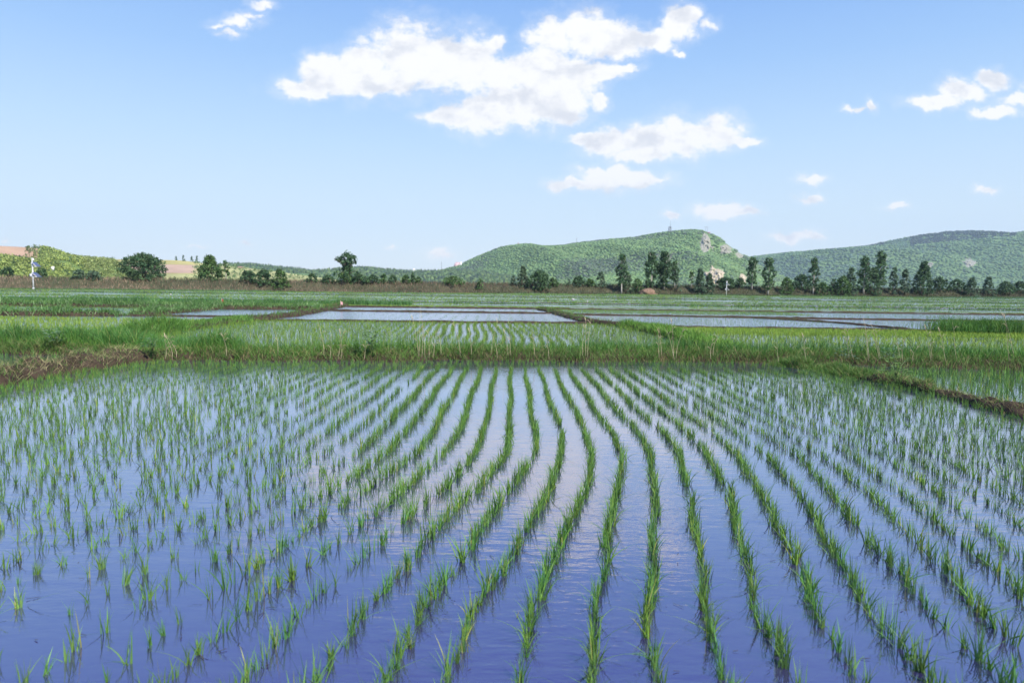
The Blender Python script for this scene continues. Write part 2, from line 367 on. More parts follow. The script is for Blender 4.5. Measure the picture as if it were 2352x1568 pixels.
for i, y in enumerate(far_ys):
    x0 = max(-1.05*y, (y-138+14)*.9561/.2931 - 105)
    far_banks.append(Bank([(x0, y+2*math.sin(i*2.1)), (x0+.3*(y-x0), y), (x0+.55*(y-x0), y+1.2*math.sin(i*1.3)), (1.0*y, y-1.5)], .9+.006*y, .06, 20+i))
for b in (near_bank, left_bank, right_bank): b.mesh(.09)
for b in [nsl, nsr] + ew: b.mesh(.3)
for i, b in enumerate(far_banks): b.mesh(.8, m_soil if i in (2, 6) else gm)

# ------------------------------------------------------------------ rice: near paddy
G_Y = [1.5, 2.6, 2.94, 3.46, 3.98, 4.52, 5.68, 6.85, 8, 9.19, 11.5, 14.2]
G_X = [-.33, -.26, -.22, -.17, -.03, .07, .34, .54, .59, .58, .575, .57]
tufts = []                                       # x, y, vigour
for k in range(-32, 26):
    y = 2.35 + random.random()*.1; wob = random.uniform(0, 6); gap = 0
    while y < 14.15:
        x = np.interp(y, G_Y, G_X) + .298*k + .016*math.sin(y*1.7+wob) + random.gauss(0, .009)
        if -8.1 < x < 6.9:
            dens = 1.0 if -1.6 < x < 3.4 else (.92 if x > 0 else .82)
            big = fbm(x, y, .7, 3, 5)
            if random.random() < .93 - (1-dens)*.18 and gap <= 0:
                tufts.append((x, y, (.62 + .4*dens + .5*(big-.5))*random.uniform(.75, 1.2)))
            elif gap > 0: gap -= 1
            if random.random() < .007: gap = random.randint(1, 4)
            y += ((.098 if y < 6 else .108) if dens == 1 else (.108 if x > 0 else .124))*random.uniform(.8, 1.2)
        else: y += .12
for r in range(3):                               # head rows along the far bank and along the left one
    for x in np.arange(-7.6, 6.4, .125):
        if random.random() < .93: tufts.append((x*1.0 + random.gauss(0,.02), np.interp(x, near_bank.p[:,0], near_bank.p[:,1]) - .95 - .27*r + random.gauss(0,.03), random.uniform(.65, 1.0)))
    for y in np.arange(6, 14.5, .12):
        if random.random() < .9: tufts.append((-8.05 + .27*r + random.gauss(0,.03), y, random.uniform(.7, 1.05)))
tufts = np.array(tufts)
RICE_A, RICE_B, RICE_C = (.085, .21, .055), (.16, .30, .045), (.28, .34, .06)
def tuft_geo(v, nb, segs):
    """one rice tuft at the origin"""
    base = np.stack([rng.normal(0, .011, nb), rng.normal(0, .011, nb), np.full(nb, -.02)], 1)
    h = (.18*v*rng.uniform(.55, 1.1, nb)); ld = rng.uniform(0, 2*np.pi, nb); ln = np.abs(rng.normal(.27, .2, nb))
    ln = np.where(rng.random(nb) < .07, rng.uniform(.9, 1.6, nb), ln)
    return blades(base, h, ld, ln, rng.uniform(.0045, .0085, nb), segs, 1.0, None, pal(nb, RICE_A, RICE_B, (.30,.34,.08), .04, .2))
def key(px): return px
pxs = []
Minv = CM.inverted()
def project(p):
    c = Minv @ Vector(p); return (PW/2 + PF*c.x/-c.z, PH/2 - PF*c.y/-c.z) if c.z < 0 else (-9e9, -9e9)
proj = np.array([project((x, y, .05)) for x, y, v in tufts])
vis = (proj[:, 0] > 0) & (proj[:, 0] < PW) & (proj[:, 1] < PH + 10)
dist = np.where(vis, np.hypot(tufts[:, 0], tufts[:, 1]), 1e9)
near_idx = set(np.argsort(dist)[:300].tolist())
variants = []
for i in range(40):
    v, f, c = tuft_geo(rng.uniform(.8, 1.12), int(rng.integers(13, 27)), 5); c = c*rng.uniform(.85, 1.25)*np.array([rng.uniform(.8, 1.15), 1, rng.uniform(.8, 1.4)])
    variants.append(make_mesh('rice_seedling', v, f, M_LEAF, True, c))
thin = []
for i in range(40):
    v, f, c = tuft_geo(rng.uniform(.7, 1.15), int(rng.integers(6, 16)), 5); c = c*rng.uniform(.85, 1.25)*np.array([rng.uniform(.8, 1.15), 1, rng.uniform(.8, 1.4)])
    thin.append(make_mesh('rice_seedling', v, f, M_LEAF, True, c))
for i in sorted(near_idx):
    x, y, v = tufts[i]
    k = round((x - np.interp(y, G_Y, G_X))/.298)
    if x < -.75: lb = 'thin green rice seedling standing apart in the sparse nearest rows of shallow blue water'; g = 'sparse rice seedlings in the nearest rows'
    elif x < 1.0: lb = 'green rice seedling touching its neighbours in the winding rows that cross the pale cloud reflection'; g = 'rice seedlings in the winding nearest rows'
    else: lb = 'green rice seedling in the straight close-set nearest rows over unbroken blue water'; g = 'rice seedlings in the straight nearest rows'
    o = obj('rice_seedling', random.choice(thin if x < -.75 and random.random() < .75 else variants), None, lb, 'rice seedling', g, None, (x, y, 0))
    o.rotation_euler = (random.gauss(0, .05), random.gauss(0, .05), random.uniform(0, 6.28)); s_ = v*random.uniform(.85, 1.1); o.scale = (s_, s_, s_)
parts = []
rest = [i for i in range(len(tufts)) if i not in near_idx]
def tuft_mass(T, nb0, nb1, segs, hgt, wid, A=RICE_A, B=RICE_B, Cc=RICE_C, spread=.014, side=False):
    nb = rng.integers(nb0, nb1, len(T)); nb = np.maximum(3, (nb*np.where(T[:, 1] < 13.3, np.where(T[:, 0] < -1.6, .75, np.where(T[:, 0] > 2.6, .8, 1.0)), .8)).astype(int)) if side else nb; ii = np.repeat(np.arange(len(T)), nb); n = len(ii)
    base = np.stack([T[ii, 0] + rng.normal(0, spread, n), T[ii, 1] + rng.normal(0, spread, n), np.full(n, -.02)], 1)
    h = hgt*T[ii, 2]*rng.uniform(.6, 1.1, n); tl = rng.uniform(0, 2*np.pi, len(T)); ld = rng.uniform(0, 2*np.pi, n)
    ln = np.abs(rng.normal(.27, .2, n)); ln = np.where(rng.random(n) < .05, rng.uniform(.9, 1.5, n), ln)
    tint = rng.uniform(.8, 1.2, (len(T), 1))[ii]
    return blades(base, h, ld, ln, wid*rng.uniform(.7, 1.2, n), segs, 1.0, None, pal(n, A, B, Cc, .06)*tint)
T = tufts[rest].copy(); T[:, 2] *= np.interp(T[:, 1], [6, 13], [1.0, .8])
v, f, c = tuft_mass(T, 13, 24, 4, .166, .0076, side=True)
obj('rice_rows', make_mesh('rice_rows', v, f, M_LEAF, True, c), None, 'rows of young rice standing in the flooded near paddy', 'rice', None, 'stuff')

# ------------------------------------------------------------------ rice: further paddies
def rows(poly_x0, poly_x1, y0, y1, row, plant, jitter=.03, slant=0.0, keep=.95, vig=(.8, 1.2), curve=0.0):
    out = []
    for x in np.arange(poly_x0, poly_x1, row):
        ys = np.arange(y0, y1, plant); ys = ys + rng.normal(0, plant*.2, len(ys))
        xs = x + slant*(ys-y0) + curve*np.sin((ys-y0)*.35) + rng.normal(0, jitter, len(ys))
        k = rng.random(len(ys)) < keep
        out.append(np.stack([xs[k], ys[k], rng.uniform(vig[0], vig[1], k.sum())], 1))
    return np.concatenate(out)
def rice_field(T, nb, segs, h, wid, A, B, C_, label):
    v, f, c = tuft_mass(T, nb[0], nb[1], segs, h, wid, A, B, C_, .03)
    obj('rice_field', make_mesh('rice_field', v, f, M_LEAF, True, c), None, label, 'rice', None, 'stuff')
YG_A, YG_B, YG_C = (.20, .34, .04), (.31, .44, .05), (.36, .42, .09)
A_ = rows(-11.3, 5.2, 17.3, 31, .3, .16, .03, 0, .95, (.8, 1.2), .25)
A_ = A_[~((A_[:,0] > 4.9))]
v1 = np.concatenate([A_, rows(-11.3, 3.9, 30.5, 31.1, .16, .2, .04, 0, .9, (.4,.6))])
rice_field(v1, (5, 9), 2, .19, .014, (.11,.22,.04), YG_A, YG_C, 'young rice in clear rows in the pale second paddy behind the near bank')
rice_field(np.concatenate([rows(6.4, 26, 17.4, 29, .3, .15, .05), rows(6.4, 26, 25.5, 29, .17, .13, .05)]), (5, 8), 2, .155, .018, (.15,.29,.045), YG_B, YG_C, 'bright yellow-green rice filling the paddy beyond the near bank')
rice_field(np.concatenate([rows(-30, -12.8, 18.6, 31, .3, .15, .05), rows(-30, -12.8, 31, 32.8, .25, .18, .05, 0, .9, (.3,.5))]), (5, 8), 2, .155, .018, (.14,.27,.045), YG_B, YG_C, 'young rice in the paddy beyond the tall grass at the side')
rice_field(np.concatenate([rows(-10.8, 2.6, 32.4, 43, .6, .35, .05, -.02, .8), rows(-11, 1.6, 44.2, 51, .5, .3, .05), rows(-18.4, -12.8, 35, 44.6, .6, .35, .05, 0, .7)]), (3, 5), 1, .11, .014, RICE_A, RICE_B, RICE_C, 'thin scattered rice in the bare shining ponds')
rice_field(np.concatenate([rows(4.5, 16.5, 30.6, 40.6, .33, .24, .06), rows(18.4, 40, 30.8, 38.4, .33, .24, .06), rows(3.5, 50, 42.4, 50.6, .33, .24, .06)]), (3, 6), 1, .13, .016, RICE_A, (.13,.26,.07), RICE_C, 'young rice dotted over the middle ponds')
rice_field(np.concatenate([rows(-45, -20.3, 35, 45, .33, .25, .06), rows(-50, -14, 47, 56, .33, .25, .06), rows(2.5, 20, 45, 51, .2, .2, .06)]), (4, 7), 1, .15, .022, (.11,.24,.065), YG_A, YG_C, 'dense rice in the paddies below the weedy banks')
ff = []
for i, y in enumerate(far_ys[:-1]):
    y2 = far_ys[i+1]; n = int((y2-y)*2*y*(2.4 if y < 100 else 1.9))
    x = rng.uniform(-1.0*y, 1.0*y, n); yy = rng.uniform(y+1.2, y2-1.0, n)
    k = (fbm(x, yy*0 + i*7.3, .035, 2, 31) > .36) & before_embankment(x, yy)
    ff.append(np.stack([x[k], yy[k], rng.uniform(.8, 1.3, k.sum())], 1))
x = rng.uniform(-55, 60, 5000); yy = rng.uniform(52.5, 56, 5000); ff.append(np.stack([x, yy, rng.uniform(.8, 1.2, 5000)], 1)[fbm(x, x*0, .05, 2, 9) > .45])
rice_field(np.concatenate(ff), (4, 7), 1, .13, .07, (.15,.29,.05), (.28,.42,.06), YG_C, 'distant bright green rice between the far banks')

# ------------------------------------------------------------------ grass and weeds on the banks
GR_A, GR_B, GR_C = (.06, .14, .034), (.115, .22, .038), (.23, .24, .08)
def grass_on(spec, name, label, m=M_LEAF, kind='stuff', cat='grass'):
    parts = [blades(*s) for s in spec]
    v, f, c = join(parts)
    obj(name, make_mesh(name, v, f, m, True, c), None, label, cat, None, kind)
def G(base, h0, h1, w0, w1, segs, A, B, C_=None, pc=.1, lean=.35, patch=0.0, pseed=0):
    n = len(base); h = rng.uniform(h0, h1, n)
    if patch: h = h*(1 + patch*2*(fbm(base[:,0], base[:,1], .9, 3, pseed) - .5))
    cc = pal(n, A, B, C_, pc)*np.array([1.2, 1.32, 1.15])*(.75 + .5*fbm(base[:,0], base[:,1], .6, 3, pseed+2))[:, None]
    return (base, h, rng.uniform(0, 2*np.pi, n), np.abs(rng.normal(lean, .22, n)), rng.uniform(w0, w1, n), segs, 1.0, None, cc)
nb = near_bank
L0, L1 = 12, nb.L[-1] - 12
grass_on([G(nb.scatter(24000, L0, L1, -.55, 1.0), .14, .32, .007, .014, 3, GR_A, GR_B, GR_C, .07, .4, .7, 1),
          G(nb.scatter(15000, L0-4, L0+12, -.3, 1.4), .28, .52, .009, .018, 3, (.05,.13,.035), (.09,.19,.04), GR_C, .05, .45, .5, 2),
          G(nb.scatter(12000, L0, L1, -1.0, -.2), .08, .24, .007, .014, 3, GR_A, GR_B, (.22,.18,.09), .3, .6, .5, 3),
          G(nb.scatter(17000, L0, L1, -1.02, -.5), .10, .27, .006, .012, 3, (.06,.13,.03), (.11,.2,.04), (.22,.2,.09), .2, .8, .8, 33),
          G(nb.scatter(6000, L0+20, L1, -.3, 1.2), .22, .44, .008, .016, 3, (.04,.11,.035), (.07,.16,.04), GR_C, .05, .5, .8, 4)],
         'bank_grass', 'tall green grass covering the bank across the near paddy')
grass_on([G(nb.scatter(2600, L0, L1, -1.05, -.3), .08, .22, .004, .008, 2, (.26,.2,.11), (.36,.29,.17), (.12,.08,.05), .3, 1.0),
          G(left_bank.scatter(4600, 3, None, -.9, 1.0), .08, .26, .004, .009, 2, (.25,.19,.11), (.38,.30,.18), (.13,.09,.05), .3, 1.2),
          G(right_bank.scatter(2600, None, None, -.9, .9), .05, .16, .004, .008, 2, (.25,.2,.1), (.3,.26,.13), (.13,.09,.05), .3, 1.1)],
         'dry_straw', 'dry straw lying over the muddy banks', M_STRAW)
grass_on([G(right_bank.scatter(900, 3, 9.5, -1, 1.0), .04, .12, .006, .012, 3, GR_A, (.12,.19,.04), (.22,.2,.09), .25, .7, .8, 66),
          G(right_bank.scatter(4000, 9.3, None, -1, 1.0), .05, .15, .006, .012, 3, GR_A, (.12,.19,.04), (.22,.2,.09), .2, .7, .6, 6),
          G(right_bank.scatter(4200, 11.2, None, -1.2, 1.3), .08, .21, .007, .013, 3, GR_A, (.12,.2,.04), (.22,.2,.09), .15, .6, .6, 7),
          G(left_bank.scatter(3200, 5, None, -1.0, .9), .06, .2, .006, .01, 3, GR_A, (.12,.19,.04), (.22,.2,.09), .25, .7, .6, 8)],
         'side_bank_grass', 'short grass on the low side banks of the near paddy')
grass_on([G(nsl.scatter(3500, 7, 13.5, -1.3, 1.3), .1, .26, .014, .026, 2, (.07,.15,.035), (.13,.24,.045), GR_C, .05, .5, .6, 99),
          G(nsl.scatter(5200, 0, 8, -1.3, 1.3), .2, .46, .014, .026, 2, (.06,.14,.03), (.12,.23,.04), GR_C, .05, .5, .6, 9),
          G(nsl.scatter(3000, 13, None), .06, .24, .016, .03, 2, GR_A, (.11,.19,.04), (.14,.1,.06), .2, .5, .9, 10),
          G(nsr.scatter(6000, 0, 13, -1.1, 1.1), .14, .32, .014, .026, 2, (.08,.17,.03), (.14,.25,.04), GR_C, .05, .5, .6, 11),
          G(nsr.scatter(1800, 13, None), .05, .18, .016, .03, 2, GR_A, (.11,.19,.04), (.14,.1,.06), .3, .5, .9, 12),
          G(np.stack([rng.normal(19.6, 1.0, 4500), rng.normal(28.3, .55, 4500), np.full(4500, .1)], 1), .3, .62, .014, .026, 2, (.05,.12,.03), (.09,.18,.03), GR_C, .03, .4, .4, 13)]
         + [G(b.scatter(int(b.L[-1]*70)), .02, .09, .016, .03, 1, GR_A, (.11,.19,.04), (.14,.1,.06), .3, .5, 1.0, 14+i) for i, b in enumerate(ew[:7])]
         + [G(b.scatter(int(b.L[-1]*260)), .12, .46, .02, .045, 2, (.06,.13,.04), (.12,.22,.06), (.22,.29,.15), .2, .6, .9, 24+i) for i, b in enumerate(ew[7:])],
         'middle_bank_grass', 'grass and weeds on the banks between the middle ponds')
FARK = [(.7,.03,.12,(.08,.17,.04),(.16,.27,.05)), (1.3,.10,.30,(.045,.12,.035),(.09,.19,.05)), (.5,.02,.09,(.10,.09,.05),(.13,.22,.05)), (1.2,.08,.26,(.05,.13,.035),(.10,.2,.05)), (.6,.03,.10,(.09,.18,.04),(.17,.28,.05)),
        (1.2,.10,.32,(.05,.12,.045),(.10,.19,.07)), (.5,.03,.12,(.10,.10,.06),(.12,.2,.05)), (1.0,.1,.34,(.05,.12,.04),(.10,.19,.06)), (.6,.05,.16,(.09,.18,.05),(.15,.26,.06)), (1.0,.1,.36,(.05,.12,.04),(.10,.19,.06)), (1.0,.1,.4,(.06,.13,.05),(.10,.19,.07))]
grass_on([G(b.scatter(int(b.L[-1]*85*k_), None, None, -1.3, 1.3), h0_, h1_, .04, .09, 1, ca_, cb_, (.12,.09,.055), .1, .4, 1.0, 40+i) for i, (b, (k_, h0_, h1_, ca_, cb_)) in enumerate(zip(far_banks, FARK))]
         + [G(far_banks[0].scatter(9000, 0, far_banks[0].L[-1]*.44), .25, .55, .03, .06, 2, (.05,.12,.04), (.09,.19,.055), (.12,.2,.09), .1, .35, .5, 91)]
         + [G(far_banks[5].scatter(4000, None, None, -2, 3), .1, .32, .08, .16, 1, (.08,.16,.07), (.13,.23,.10), (.15,.2,.12), .2, .5, .8, 60)],
         'far_grass', 'dark green grass on the distant paddy banks')

# ------------------------------------------------------------------ the embankment behind the fields
EMB_A, EMB_B = Vector((-105, 138)), Vector((168.8, 222))
def emb_line(px):
    """foot of the embankment seen at survey column px"""
    u = (px - PW/2)/PF; d = EMB_B - EMB_A
    t = (u*EMB_A.y - EMB_A.x)/(d.x - u*d.y); return EMB_A + d*t
edir = (EMB_B - EMB_A).normalized(); enor = Vector((-edir.y, edir.x))
def emb_pt(l, d):                                # l along from A, d metres behind the foot -> x,y,z
    x = EMB_A.x + edir.x*l + enor.x*d; y = EMB_A.y + edir.y*l + enor.y*d
    up = np.clip(d/5.0, 0, 1); up = up*up*(3-2*up); dn = np.clip((d-10)/6.0, 0, 1)
    z = 2.25*up*(1-dn) + .3*(fbm(x, y, .12, 4, 2)-.5)*up - .1
    return x, y, z
l_, d_ = np.meshgrid(np.linspace(-140, 460, 300), np.linspace(-1, 17, 14), indexing='ij')
x, y, z = emb_pt(l_.ravel(), d_.ravel())
ecol = pal(len(x), (.055,.058,.032), (.085,.078,.045), None, 0, .1)
obj('embankment', make_mesh('embankment', np.stack([x, y, z], 1), grid_faces(300, 14), colmat('embankment_earth', .95, .6, .4), True, ecol), kind='structure')
l = rng.uniform(-60, 380, 60000); d = rng.uniform(-1, 7.5, 60000); x, y, z = emb_pt(l, d)
base = np.stack([x, y, z-.05], 1)
q = fbm(l, d*3, .09, 4, 12)
tan = np.clip(1.1 - l/190, .08, 1)*np.clip(-.75 + 3.2*fbm(l, d*2.5, .09, 4, 15), 0.03, 1)
dry = rng.random(len(l)) < np.clip(tan, 0, .9)
cc = np.where(dry[:, None], pal(len(l), (.19,.135,.095), (.40,.30,.20), None, 0, .2)*np.clip(1.05 - l[:, None]/240, .24, 1)*np.where(l[:, None] > 120, np.array([[.8, 1.0, .8]]), 1.0)*(.6+.8*fbm(l, d*2, .2, 3, 77))[:, None], pal(len(l), (.055,.085,.04), (.10,.13,.06), (.13,.09,.06), .3, .2))
v, f, c = blades(base, rng.uniform(.35, .95, len(l)), rng.uniform(0, 6.28, len(l)), np.abs(rng.normal(.25, .15, len(l))), rng.uniform(.10, .22, len(l)), 1, 1, None, cc)
obj('embankment_grass', make_mesh('embankment_grass', v, f, M_STRAW, True, c), None, 'dry tan grass and dark weeds on the long embankment', 'grass', None, 'stuff')
l = rng.uniform(-40, 330, 30000); d = rng.uniform(-20, 0, 30000); x, y, z = emb_pt(l, d)
k = fbm(x, y, .05, 3, 44) > .42
base = np.stack([x, y, np.full(len(x), -.14)], 1)[k]; n = len(base)
v, f, c = blades(base, rng.uniform(.2, .6, n)*(.5+fbm(base[:,0], base[:,1], .15, 3, 8)), rng.uniform(0, 6.28, n), np.abs(rng.normal(.4, .2, n)), rng.uniform(.10, .22, n), 1, 1, None,
                 pal(n, (.06,.14,.05), (.12,.22,.085), (.17,.24,.14), .25, .2))
obj('weeds', make_mesh('weeds', v, f, M_LEAF, True, c), None, 'grey-green weeds along the foot of the embankment', 'weeds', None, 'stuff')

# ------------------------------------------------------------------ hills
from mathutils.bvhtree import BVHTree
def np_project(P):
    Q = np.c_[P, np.ones(len(P))] @ np.array(Minv).T
    return PW/2 + PF*Q[:, 0]/-Q[:, 2], PH/2 - PF*Q[:, 1]/-Q[:, 2]
class Hill:
    def __init__(s, pts, D, front, back, seed, gully=.22, ns=180, nt=46, base=-.2, bend=1.0, spur=0.0, xc=0.0):
        s.spur, s.xc = spur, xc
        px = np.linspace(pts[0][0], pts[-1][0], ns); py = np.interp(px, [p[0] for p in pts], [p[1] for p in pts])
        k = np.array([.25, .5, .25]); py[1:-1] = np.convolve(py, k, 'valid')
        R_ = [at_depth(a, b, D) for a, b in zip(px, py)]
        s.X = np.array([r.x for r in R_]); s.H = np.maximum(np.array([r.z for r in R_]), 0) ; s.D, s.front, s.back, s.seed, s.gully, s.base, s.bend = D, front, back, seed, gully, base, bend
        s.ns = ns
        u, t = np.meshgrid(np.linspace(0, 1, ns), np.concatenate([np.linspace(-1, 0, nt), np.linspace(0, 1, 10)[1:]]), indexing='ij')
        s.P = s.pos(u.ravel(), t.ravel()); s.F = grid_faces(ns, nt+9)
        s.bvh = BVHTree.FromPolygons([tuple(p) for p in s.P], [tuple(map(int, f)) for f in s.F])
    def pos(s, u, t):
        X = np.interp(u*(s.ns-1), np.arange(s.ns), s.X); H = np.interp(u*(s.ns-1), np.arange(s.ns), s.H)
        X = s.xc + (X - s.xc)*(1 + s.spur*np.minimum(t, 0))
        a = np.abs(t); prof = np.cos(a*np.pi/2)**s.bend
        y = s.D + np.where(t < 0, t*s.front, t*s.back)
        env = np.clip(a*1.4, 0, 1)*np.clip((1-a)*2.0, 0, 1)
        sc_ = 3.2/max(s.front, 1)
        g = (fbm(X + .35*(y-s.D), y*.45, sc_, 5, s.seed) - .62)
        z = H*np.clip(prof + s.gully*2*g*env, 0, 1.0) + s.base
        return np.stack([X, y, z], 1)
    def hit(s, px, py):
        h = s.bvh.ray_cast(Vector((0, 0, CAM_H)), ray(px, py).normalized())
        return h[0], h[1]
    def build(s, name, colf):
        c = colf(s.P); return obj(name, make_mesh(name, s.P, s.F, M_HILL, True, c), kind='structure')
    def sample(s, n, t0=-1.0, t1=.05):
        u = rng.uniform(0, 1, n); t = rng.uniform(t0, t1, n); return s.pos(u, t)
MTN = Hill([(700,648),(850,640),(940,634),(1000,625),(1050,611),(1100,588),(1150,568),(1190,563),(1215,569),(1280,567),(1330,558),(1400,551),(1460,547),(1500,541),(1545,536),(1590,535),(1618,542),(1645,553),(1680,575),(1712,592),(1745,615),(1785,634),(1830,650),(1900,664)], 2000, 720, 800, 3, .42, 220, spur=.62, xc=330.0)
RDG = Hill([(1500,640),(1600,615),(1700,594),(1780,584),(1850,579),(1930,572),(1990,566),(2050,552),(2110,541),(2170,533),(2230,531),(2290,538),(2330,535),(2400,527),(2550,520),(2800,560),(3100,620)], 3400, 1250, 1200, 8, .55, 220)
FST = Hill([(300,646),(420,628),(500,618),(560,611),(600,612),(650,618),(700,623),(745,628),(800,622),(850,618),(900,624),(950,628),(1000,627),(1060,626),(1120,630),(1200,644),(1260,654)], 1400, 420, 400, 5, .2, 160)
GLD = Hill([(120,628),(200,608),(270,599),(320,597),(420,598),(470,605),(540,612),(600,620),(680,632),(760,646)], 760, 300, 300, 6, .1, 120)
LFT = Hill([(-420,556),(-200,560),(-60,568),(0,571),(60,571),(82,568),(110,573),(150,587),(175,593),(230,597),(265,602),(290,622),(312,646),(340,660)], 400, 190, 45, 4, .12, 120)
M_ROCK, rn, rl, rb = mat('rock'); rb.inputs['Roughness'].default_value = .95
def rockmat(name, a, b, sc_):
    m, n, l, bb = mat(name); bb.inputs['Roughness'].default_value = .95
    t = n.new('ShaderNodeTexNoise'); t.inputs['Scale'].default_value = sc_; t.inputs['Detail'].default_value = 9; t.inputs['Roughness'].default_value = .7
    co = n.new('ShaderNodeTexCoord'); l.new(co.outputs['Object'], t.inputs['Vector'])
    cr = n.new('ShaderNodeValToRGB'); cr.color_ramp.elements[0].position = .38; cr.color_ramp.elements[1].position = .6
    cr.color_ramp.elements[0].color = (*a, 1); cr.color_ramp.elements[1].color = (*b, 1); l.new(t.outputs[0], cr.inputs[0]); l.new(cr.outputs[0], bb.inputs['Base Color'])
    return m
M_ROCK = rockmat('rock', (.09,.12,.065), (.40,.36,.29), .22); M_QUARRY = rockmat('quarry', (.20,.20,.10), (.58,.46,.33), .16)
ROCKS = []
def hill_colour(P, seed, f):
    c = np.array([.09,.16,.06])*(1-f)[:, None] + np.array([.15,.23,.08])*f[:, None]; return c
MTN.build('hills', lambda P: hill_colour(P, 1, fbm(P[:,0], P[:,1], .01, 4, 3)))
RDG.build('hills', lambda P: hill_colour(P, 1, fbm(P[:,0], P[:,1], .006, 4, 4)))
FST.build('hills', lambda P: hill_colour(P, 1, fbm(P[:,0], P[:,1], .01, 4, 5)))
def gold(P):
    px, py = np_project(P); c = np.tile([.36,.32,.12], (len(P), 1))*(.8 + .4*fbm(P[:,0], P[:,1], .03, 4, 7))[:, None]
    k = (py > 607 + .02*(px-370)) & (py < 627) & (px < 448) & (px > 250); c[k] = (.40,.28,.20)
    k = (py > 629) | (px > 452); c[k] = np.array([.34,.34,.14])*(.75 + .5*fbm(P[k,0], P[k,1], .05, 4, 17))[:, None]
    return c
GLD.build('hills', gold)
def left_c(P):
    px, py = np_project(P); c = np.tile([.13,.19,.055], (len(P), 1))*(.8 + .4*fbm(P[:,0], P[:,1], .05, 4, 8))[:, None]
    k = (py < 588 + np.clip((px-10)*.12, 0, 9)) & (px < 88) & (py > 500); c[k] = np.array([.40,.27,.18])
    return c
LFT.build('hills', left_c)

# tree cover of the hills: too many to count
ICO = None
def icosa():
    p = (1+5**.5)/2; v = np.array([(-1,p,0),(1,p,0),(-1,-p,0),(1,-p,0),(0,-1,p),(0,1,p),(0,-1,-p),(0,1,-p),(p,0,-1),(p,0,1),(-p,0,-1),(-p,0,1)], float)
    f = np.array([(0,11,5),(0,5,1),(0,1,7),(0,7,10),(0,10,11),(1,5,9),(5,11,4),(11,10,2),(10,7,6),(7,1,8),(3,9,4),(3,4,2),(3,2,6),(3,6,8),(3,8,9),(4,9,5),(2,4,11),(6,2,10),(8,6,7),(9,8,1)])
    return v/np.linalg.norm(v[0]), f
IV, IF = icosa()
def lumps(P, size, cols, squash=(.7, 1.1), jit=.38):
    n = len(P); s_ = size*rng.uniform(.6, 1.35, n)
    V = IV[None]*(1 + rng.uniform(-jit, jit, (n, 12, 1)))*s_[:, None, None]; V[:, :, 2] *= rng.uniform(squash[0], squash[1], (n, 1))
    V = V + P[:, None, :]; V[:, :, 2] += (s_*.35)[:, None]
    F = IF[None] + (np.arange(n)*12)[:, None, None]
    C = np.repeat(cols, 12, axis=0)*rng.uniform(.94, 1.06, (n*12, 1))
    return V.reshape(-1, 3), F.reshape(-1, 3), C
def cones(P, r, h, cols, k=5):
    n = len(P); s_ = rng.uniform(.6, 1.3, n); a = np.arange(k)*2*np.pi/k
    V = np.zeros((n, k+1, 3)); V[:, :k, 0] = np.cos(a)*r*s_[:, None]; V[:, :k, 1] = np.sin(a)*r*s_[:, None]; V[:, :k, 2] = -.1*h; V[:, k, 2] = h*s_
    V[:, :k] *= rng.uniform(.7, 1.3, (n, k, 1)); V += P[:, None, :]
    f = np.array([(i, (i+1) % k, k) for i in range(k)]); F = f[None] + (np.arange(n)*(k+1))[:, None, None]
    return V.reshape(-1, 3), F.reshape(-1, 3), np.repeat(cols, k+1, axis=0)
ROCK_SPOTS = [ # hill, px, py, half width, half height, material, label
 (MTN, 1622, 558, 17, 27, M_ROCK, 'tall pale rock crag just below the pavilion on the mountain'),
 (MTN, 1668, 570, 22, 15, M_ROCK, 'broken pale rocks along the steep shoulder of the mountain'),
 (MTN, 1698, 586, 12, 9, M_ROCK, 'small rock outcrop low on the steep shoulder of the mountain'),
 (MTN, 1641, 634, 28, 26, M_QUARRY, 'big tan quarry scar at the foot of the mountain'),
 (MTN, 1706, 642, 12, 14, M_QUARRY, 'small tan scar between two tall poplars'),
 (RDG, 2226, 604, 20, 11, M_ROCK, 'white rock scree high on the broad far ridge'),
 (RDG, 2136, 607, 9, 7, M_ROCK, 'small pale rock patch beside a dark treetop on the far ridge'),
]
def clear_rocks(P):
    px, py = np_project(P); k = np.ones(len(P), bool)
    for h, a, b, rw, rh, *_ in ROCK_SPOTS: k &= ((px-a)/(rw+2))**2 + ((py-b)/(rh+2))**2 > rng.uniform(.55, 1.0, len(P))
    return k
def forest_on(H, n, size, name, label, A, B, Dk, seed, fr, t0=-1.0):
    P = H.sample(n, t0); P = P[P[:, 2] > 1.5]; P = P[clear_rocks(P)]
    f = fbm(P[:, 0], P[:, 1], fr, 4, seed); g = fbm(P[:, 0], P[:, 1], fr*6, 3, seed+4)
    c = pal(len(P), A, B, None, 0, .08)
    dk = rng.random(len(P)) < .8*np.clip((f - .46)/.2, 0, 1); c[dk] = pal(int(dk.sum()), Dk, (Dk[0]*1.5, Dk[1]*1.4, Dk[2]*1.5), None, 0, .2)
    c *= (.55 + .5*g + .42*fbm(P[:, 0], P[:, 1], fr*2.2, 3, seed+9))[:, None]
    return P, c
P, c = forest_on(MTN, 42000, 5, '', '', (.12,.23,.08), (.22,.33,.11), (.085,.125,.07), 3, .006)
v, f, c = lumps(P, 2.9, c, (.35, .75), .5)
obj('hillside_trees', make_mesh('hillside_trees', v, f, M_TREE, False, c), None, 'green woods covering the mountain', 'woods', None, 'stuff')
P, c = forest_on(RDG, 42000, 9, '', '', (.11,.22,.08), (.19,.29,.11), (.08,.14,.085), 9, .004)
